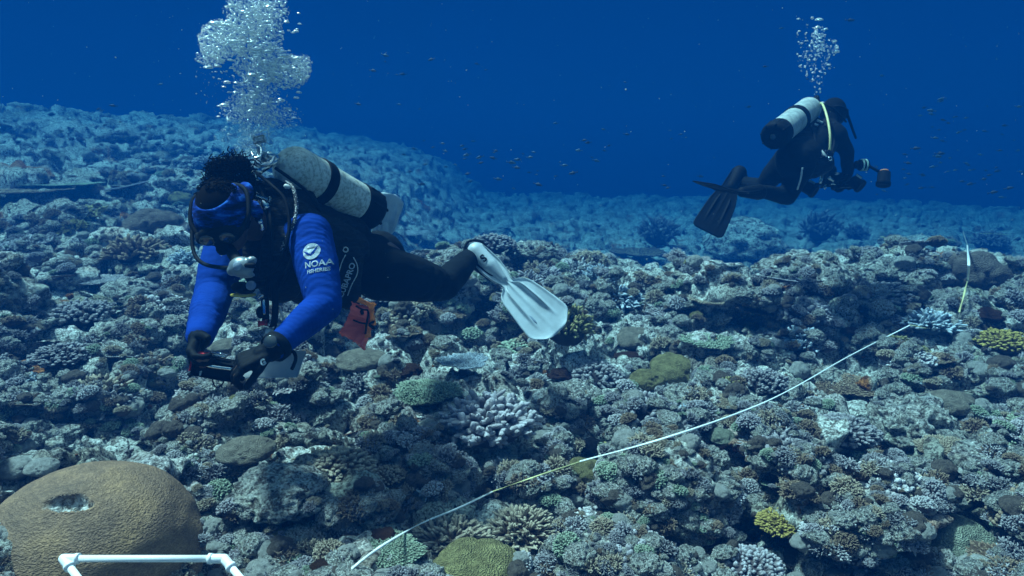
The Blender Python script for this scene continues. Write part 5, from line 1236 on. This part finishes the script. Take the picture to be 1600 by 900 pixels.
    for a_, b_ in ((P(1382, 268, 5.10), P(1380, 290, 5.08)), (P(1330, 281, 5.05), P(1346, 292, 5.0)), (P(1256, 290, 5.05), P(1274, 300, 5.0))):
        mb = MB(); d_ = b_ - a_; mb.lathe(a_, d_, [(0, .001), (0, .032), (.008, .044), (d_.length * .75, .046), (d_.length * .78, .052), (d_.length, .050), (d_.length, .04), (d_.length - .006, .001)], 20); s_ = mb.build('strobe', M_BLACK, cr_)
        mb = MB(); u_ = d_.normalized()
        if a_.x < P(1350, 0, 5.05).x: mb.box(a_ + d_ * .45 + Dc(.012, .040, -.018), (u_ * .022, Dc(.006, .012, 0), Dc(0, 0, .004)), .002)
        else: mb.lathe(a_ - u_ * .002, -u_, [(0, .030), (.008, .028), (.010, .001)], 16)
        mb.build('strobe_label', M_PRINT if a_.x < P(1350, 0, 5.05).x else simple('dull orange plastic', (.45, .16, .06)), s_)
diver_far()
# ------------------------------------------------------------------ air bubbles
def bubble_mat():
    m = bpy.data.materials.new("air bubble skin"); m.use_nodes = True; n = m.node_tree; n.nodes.clear()
    o = n.nodes.new("ShaderNodeOutputMaterial"); tr = n.nodes.new("ShaderNodeBsdfTransparent"); tr.inputs[0].default_value = (.88, .95, .98, 1)
    gl = n.nodes.new("ShaderNodeBsdfGlossy"); gl.inputs["Roughness"].default_value = .18; gl.inputs[0].default_value = (.9, 1, 1, 1)
    df = n.nodes.new("ShaderNodeBsdfDiffuse"); df.inputs[0].default_value = (.75, .85, .88, 1)
    lw = n.nodes.new("ShaderNodeLayerWeight"); lw.inputs[0].default_value = .45
    m1 = n.nodes.new("ShaderNodeMixShader"); m1.inputs[0].default_value = .42; n.links.new(gl.outputs[0], m1.inputs[1]); n.links.new(df.outputs[0], m1.inputs[2])
    mr_ = n.nodes.new("ShaderNodeMapRange"); mr_.inputs[1].default_value = .15; mr_.inputs[2].default_value = .85; mr_.inputs[3].default_value = .36; mr_.inputs[4].default_value = .95
    n.links.new(lw.outputs["Facing"], mr_.inputs[0])
    m2 = n.nodes.new("ShaderNodeMixShader"); n.links.new(mr_.outputs[0], m2.inputs[0]); n.links.new(tr.outputs[0], m2.inputs[1]); n.links.new(m1.outputs[0], m2.inputs[2])
    n.links.new(m2.outputs[0], o.inputs["Surface"]); return m
M_BUB = bubble_mat()
def bubbles(name, label, clusters, caps, depth, dz, rmul, seed):
    rs = np.random.RandomState(seed); V1, T1 = ICO[1]; V2, T2 = ICO[2]; V3, T3 = ICO[3]; VV = []; TT = []; n = 0
    def add(c, r, V, T, flat):
        nonlocal n
        W = V * r; W[:, 2] *= flat; W = W * (1 + .10 * rs.randn(1, 3)); VV.append(W + np.array(c)); TT.append(T + n); n += len(V)
    for (px, py, rx, ry, N, shell) in clusters:
        for i in range(int(N * 2.0)):
            d = rs.randn(3); d /= np.linalg.norm(d); q = rs.uniform(.78, 1.04) if rs.rand() < shell else rs.rand() ** .5
            c = P(px + d[0] * q * rx, py + d[1] * q * ry, depth + d[2] * q * dz)
            r = rmul * (.0009 + .0036 * rs.rand() ** 3.4) * (.75 + .5 * min(1, max(0, (240 - py) / 240))); add(c, r, *( (V2, T2) if r > .0035 else (V1, T1)), .8)
    for (px, py, r, flat) in caps:
        c = P(px, py, depth - dz * .8 + rs.uniform(-.02, .05)); W = V3 * r; W[:, 2] = np.where(W[:, 2] > 0, W[:, 2] * flat, W[:, 2] * .12); W += np.random.RandomState(int(px)).randn(1, 3) * .0
        q = fbm3(V3 + px, 2.2, 2, 3); W *= (1 + .28 * q)[:, None]; VV.append(W + np.array(c)); TT.append(T3 + n); n += len(V3)
    me = np_mesh(name, np.concatenate(VV), None, np.concatenate(TT)); tag(link(name, me, M_BUB), label, 'bubbles', kind='stuff')
CL = [(400, 15, 52, 42, 1500, .25), (398, 55, 46, 36, 1100, .2), (345, 62, 36, 32, 1200, .5), (330, 88, 24, 16, 350, .5), (410, 100, 46, 34, 1500, .25), (452, 112, 34, 28, 1100, .5), (470, 105, 18, 22, 350, .5), (400, 145, 38, 34, 1100, .2), (372, 172, 26, 24, 500, .45),
      (402, 178, 34, 36, 800, .15), (432, 180, 28, 26, 420, .3), (398, 215, 30, 28, 520, .1), (455, 185, 22, 20, 60, .2), (350, 210, 20, 20, 30, .1), (392, 232, 34, 18, 220, .2), (380, 120, 80, 90, 220, .2), (400, 200, 55, 60, 160, .1)]
rs_ = np.random.RandomState(4)
CAPS = [(336, 38, .022, .5), (352, 40, .016, .5), (366, 66, .016, .6), (402, 78, .018, .6), (418, 82, .016, .6), (423, 76, .015, .6), (393, 118, .020, .45), (408, 124, .014, .5), (434, 118, .014, .6), (444, 88, .016, .5), (464, 92, .018, .5), (355, 130, .014, .6), (370, 130, .013, .5), (350, 166, .018, .6), (440, 158, .012, .6), (325, 106, .018, .5), (340, 104, .014, .5), (412, 168, .010, .7), (470, 118, .010, .6), (380, 20, .016, .5), (420, 12, .016, .5), (362, 10, .016, .5)] + \
       [(rs_.uniform(335, 470), rs_.uniform(20, 190), rs_.uniform(.005, .011), .6) for _ in range(90)]
bubbles('air_bubbles', 'dense white cloud of air bubbles rising from the nearer diver', CL, CAPS, 2.58, .13, 1.0, 2)
CL2 = [(1279, 60, 12, 24, 70, .2), (1272, 95, 30, 26, 70, .2), (1290, 75, 22, 20, 40, .3), (1262, 60, 20, 40, 24, .3), (1276, 130, 12, 22, 22, .1), (1302, 80, 12, 10, 12, .4)]
bubbles('air_bubbles', 'thin scatter of small bubbles rising above the farther diver', CL2, [(1280, 31, .030, .4), (1278, 43, .020, .6), (1290, 46, .018, .6), (1260, 64, .016, .4), (1303, 64, .018, .4), (1269, 68, .014, .8), (1248, 30, .014, .6), (1250, 88, .012, .6), (1295, 102, .014, .8), (1271, 114, .013, .8), (1308, 76, .014, .8), (1285, 66, .016, .4), (1249, 49, .012, .5)], 5.1, .22, 2.4, 9)

# ------------------------------------------------------------------ white pipe frame, bottom left
def quadrat():
    A = P(99, 873, 1.50); B = P(350, 873, 1.50); C_ = P(520, 1075, 1.28); D = P(250, 1075, 1.28)
    root = empty('survey_frame', (A + B + C_ + D) / 4); tag(root, 'white plastic pipe survey frame in front of the brain coral at the bottom left', 'survey frame')
    for a, b in ((A, B), (B, C_), (C_, D), (D, A)):
        mb = MB(); d = (b - a).normalized(); mb.tube([a + d * .012, a.lerp(b, .5), b - d * .012], .0075, 18); mb.build('pipe', M_PVC, root)
    for c, p, q in ((A, B, D), (B, A, C_), (C_, B, D), (D, A, C_)):
        mb = MB()
        for e in (p, q):
            d = (e - c).normalized(); mb.capsule(c, c + d * .030, .0100, .0100, 18, 4); mb.lathe(c + d * .026, d, [(0, .0098), (0, .0116), (.008, .0116), (.008, .0076)], 20)
        me = mb.build('elbow_joint', M_PVC, root)
quadrat()

# ------------------------------------------------------------------ small fish in the open water
def fish():
    mb = MB(); pts = [(x, 0, 0) for x in np.linspace(-.5, .42, 12)]; V = []; n = 12
    prof = [.02, .07, .11, .14, .155, .16, .15, .13, .10, .07, .04, .028]
    for i, ((x, y, z), r) in enumerate(zip(pts, prof)):
        for k in range(10): a = 2 * PI * k / 10; V.append((x, math.cos(a) * r * .45, math.sin(a) * r))
    Q = [(i * 10 + k, i * 10 + (k + 1) % 10, i * 10 + 10 + (k + 1) % 10, i * 10 + 10 + k) for i in range(11) for k in range(10)]; mb.add(V, Q)
    for T in ([(.40, .0, .0), (.62, 0, .16), (.54, 0, 0), (.62, 0, -.16)], [(-.15, 0, .13), (.0, 0, .24), (.25, 0, .12), (.2, 0, .07)], [(.0, 0, -.13), (.12, 0, -.21), (.25, 0, -.10), (.2, 0, -.06)]):
        V2 = [(x, .006, z) for x, y, z in T] + [(x, -.006, z) for x, y, z in T]; mb.add(V2, [(0, 1, 2, 3), (7, 6, 5, 4), (0, 4, 5, 1), (1, 5, 6, 2), (2, 6, 7, 3), (3, 7, 4, 0)])
    me = mb.mesh('small_fish'); md = simple('dark fish scales', (.008, .022, .045), .6); ml = simple('silver blue fish scales', (.03, .08, .13), .5, .0)
    me.materials.append(md); rs = np.random.RandomState(12)
    reg = [(620, 170, 260, 90, 16), (690, 260, 160, 36, 22), (900, 250, 240, 60, 26), (1000, 200, 200, 80, 8), (1500, 225, 95, 60, 46), (1470, 285, 120, 30, 16), (200, 170, 60, 40, 6), (1180, 120, 300, 90, 8), (650, 110, 120, 60, 5), (60, 250, 60, 60, 5)]
    for (cx, cy_, rx, ry, N) in reg:
        for i in range(N):
            px = cx + rs.uniform(-1, 1) * rx; py = cy_ + rs.uniform(-1, 1) * ry; d = rs.uniform(7.5, 12)
            if 300 < px < 620 and py > 190: continue
            dk = rs.rand() < .6; o = bpy.data.objects.new('small_fish', me); COL.objects.link(o); o.location = P(px, py, d); s = rs.uniform(.05, .11); o.scale = (s, s, s)
            o.rotation_euler = (0, rs.uniform(-.3, .3), rs.choice([0, PI]) + rs.uniform(-.5, .5)); o.material_slots[0].link = 'OBJECT'; o.material_slots[0].material = md if dk else ml
            hgt_ = 'high up' if py < 150 else 'low down' if py > 265 else 'midway up'; sz_ = 'tiny' if s < .07 else 'small' if s < .09 else 'bigger'
            where = 'over the left slope' if px < 400 else 'between the two divers' if px < 1060 else 'around the farther diver' if px < 1380 else 'in the shoal at the right edge'
            tag(o, ('dark' if dk else 'pale silvery') + ' ' + sz_ + ' fish ' + hgt_ + ' ' + where, 'fish', group='small fish in the open water')
fish()
# ------------------------------------------------------------------ the water itself
def particles():
    rs = np.random.RandomState(31); V1, T1 = ICO[1]; VV = []; TT = []
    for i in range(900):
        d = rs.uniform(.9, 7); c = P(rs.uniform(-100, 1700), rs.uniform(-40, 560), d); r = rs.uniform(.0004, .0011) * (.5 + .3 * d)
        if c.z < .75 + .1 * max(0, d - 4): continue
        VV.append(V1 * r * (1 + .3 * rs.randn(1, 3)) + np.array(c)); TT.append(T1 + 12 * len(TT))
    m = simple("suspended specks", (.30, .36, .36), .9, bump=0)
    tag(link("drifting_particles", np_mesh("drifting_particles", np.concatenate(VV), None, np.concatenate(TT)), m), 'fine pale specks drifting in the open water', 'particles', kind='stuff')
particles()
def haze():
    m = bpy.data.materials.new("sea water haze"); m.use_nodes = True; n = m.node_tree; n.nodes.clear()
    o = n.nodes.new("ShaderNodeOutputMaterial"); v = n.nodes.new("ShaderNodeVolumePrincipled")
    v.inputs["Color"].default_value = (.001, .036, .140, 1); v.inputs["Absorption Color"].default_value = (0, .15, .25, 1)
    v.inputs["Density"].default_value = .128; v.inputs["Anisotropy"].default_value = .1
    n.links.new(v.outputs[0], o.inputs["Volume"])
    mb = MB(); mb.box((0, 0, (-2.2 + 3.4) / 2), ((46, 0, 0), (0, 46, 0), (0, 0, (3.4 + 2.2) / 2)))
    ob = mb.build("haze", m, smooth=False); tag(ob, kind='stuff')
haze()
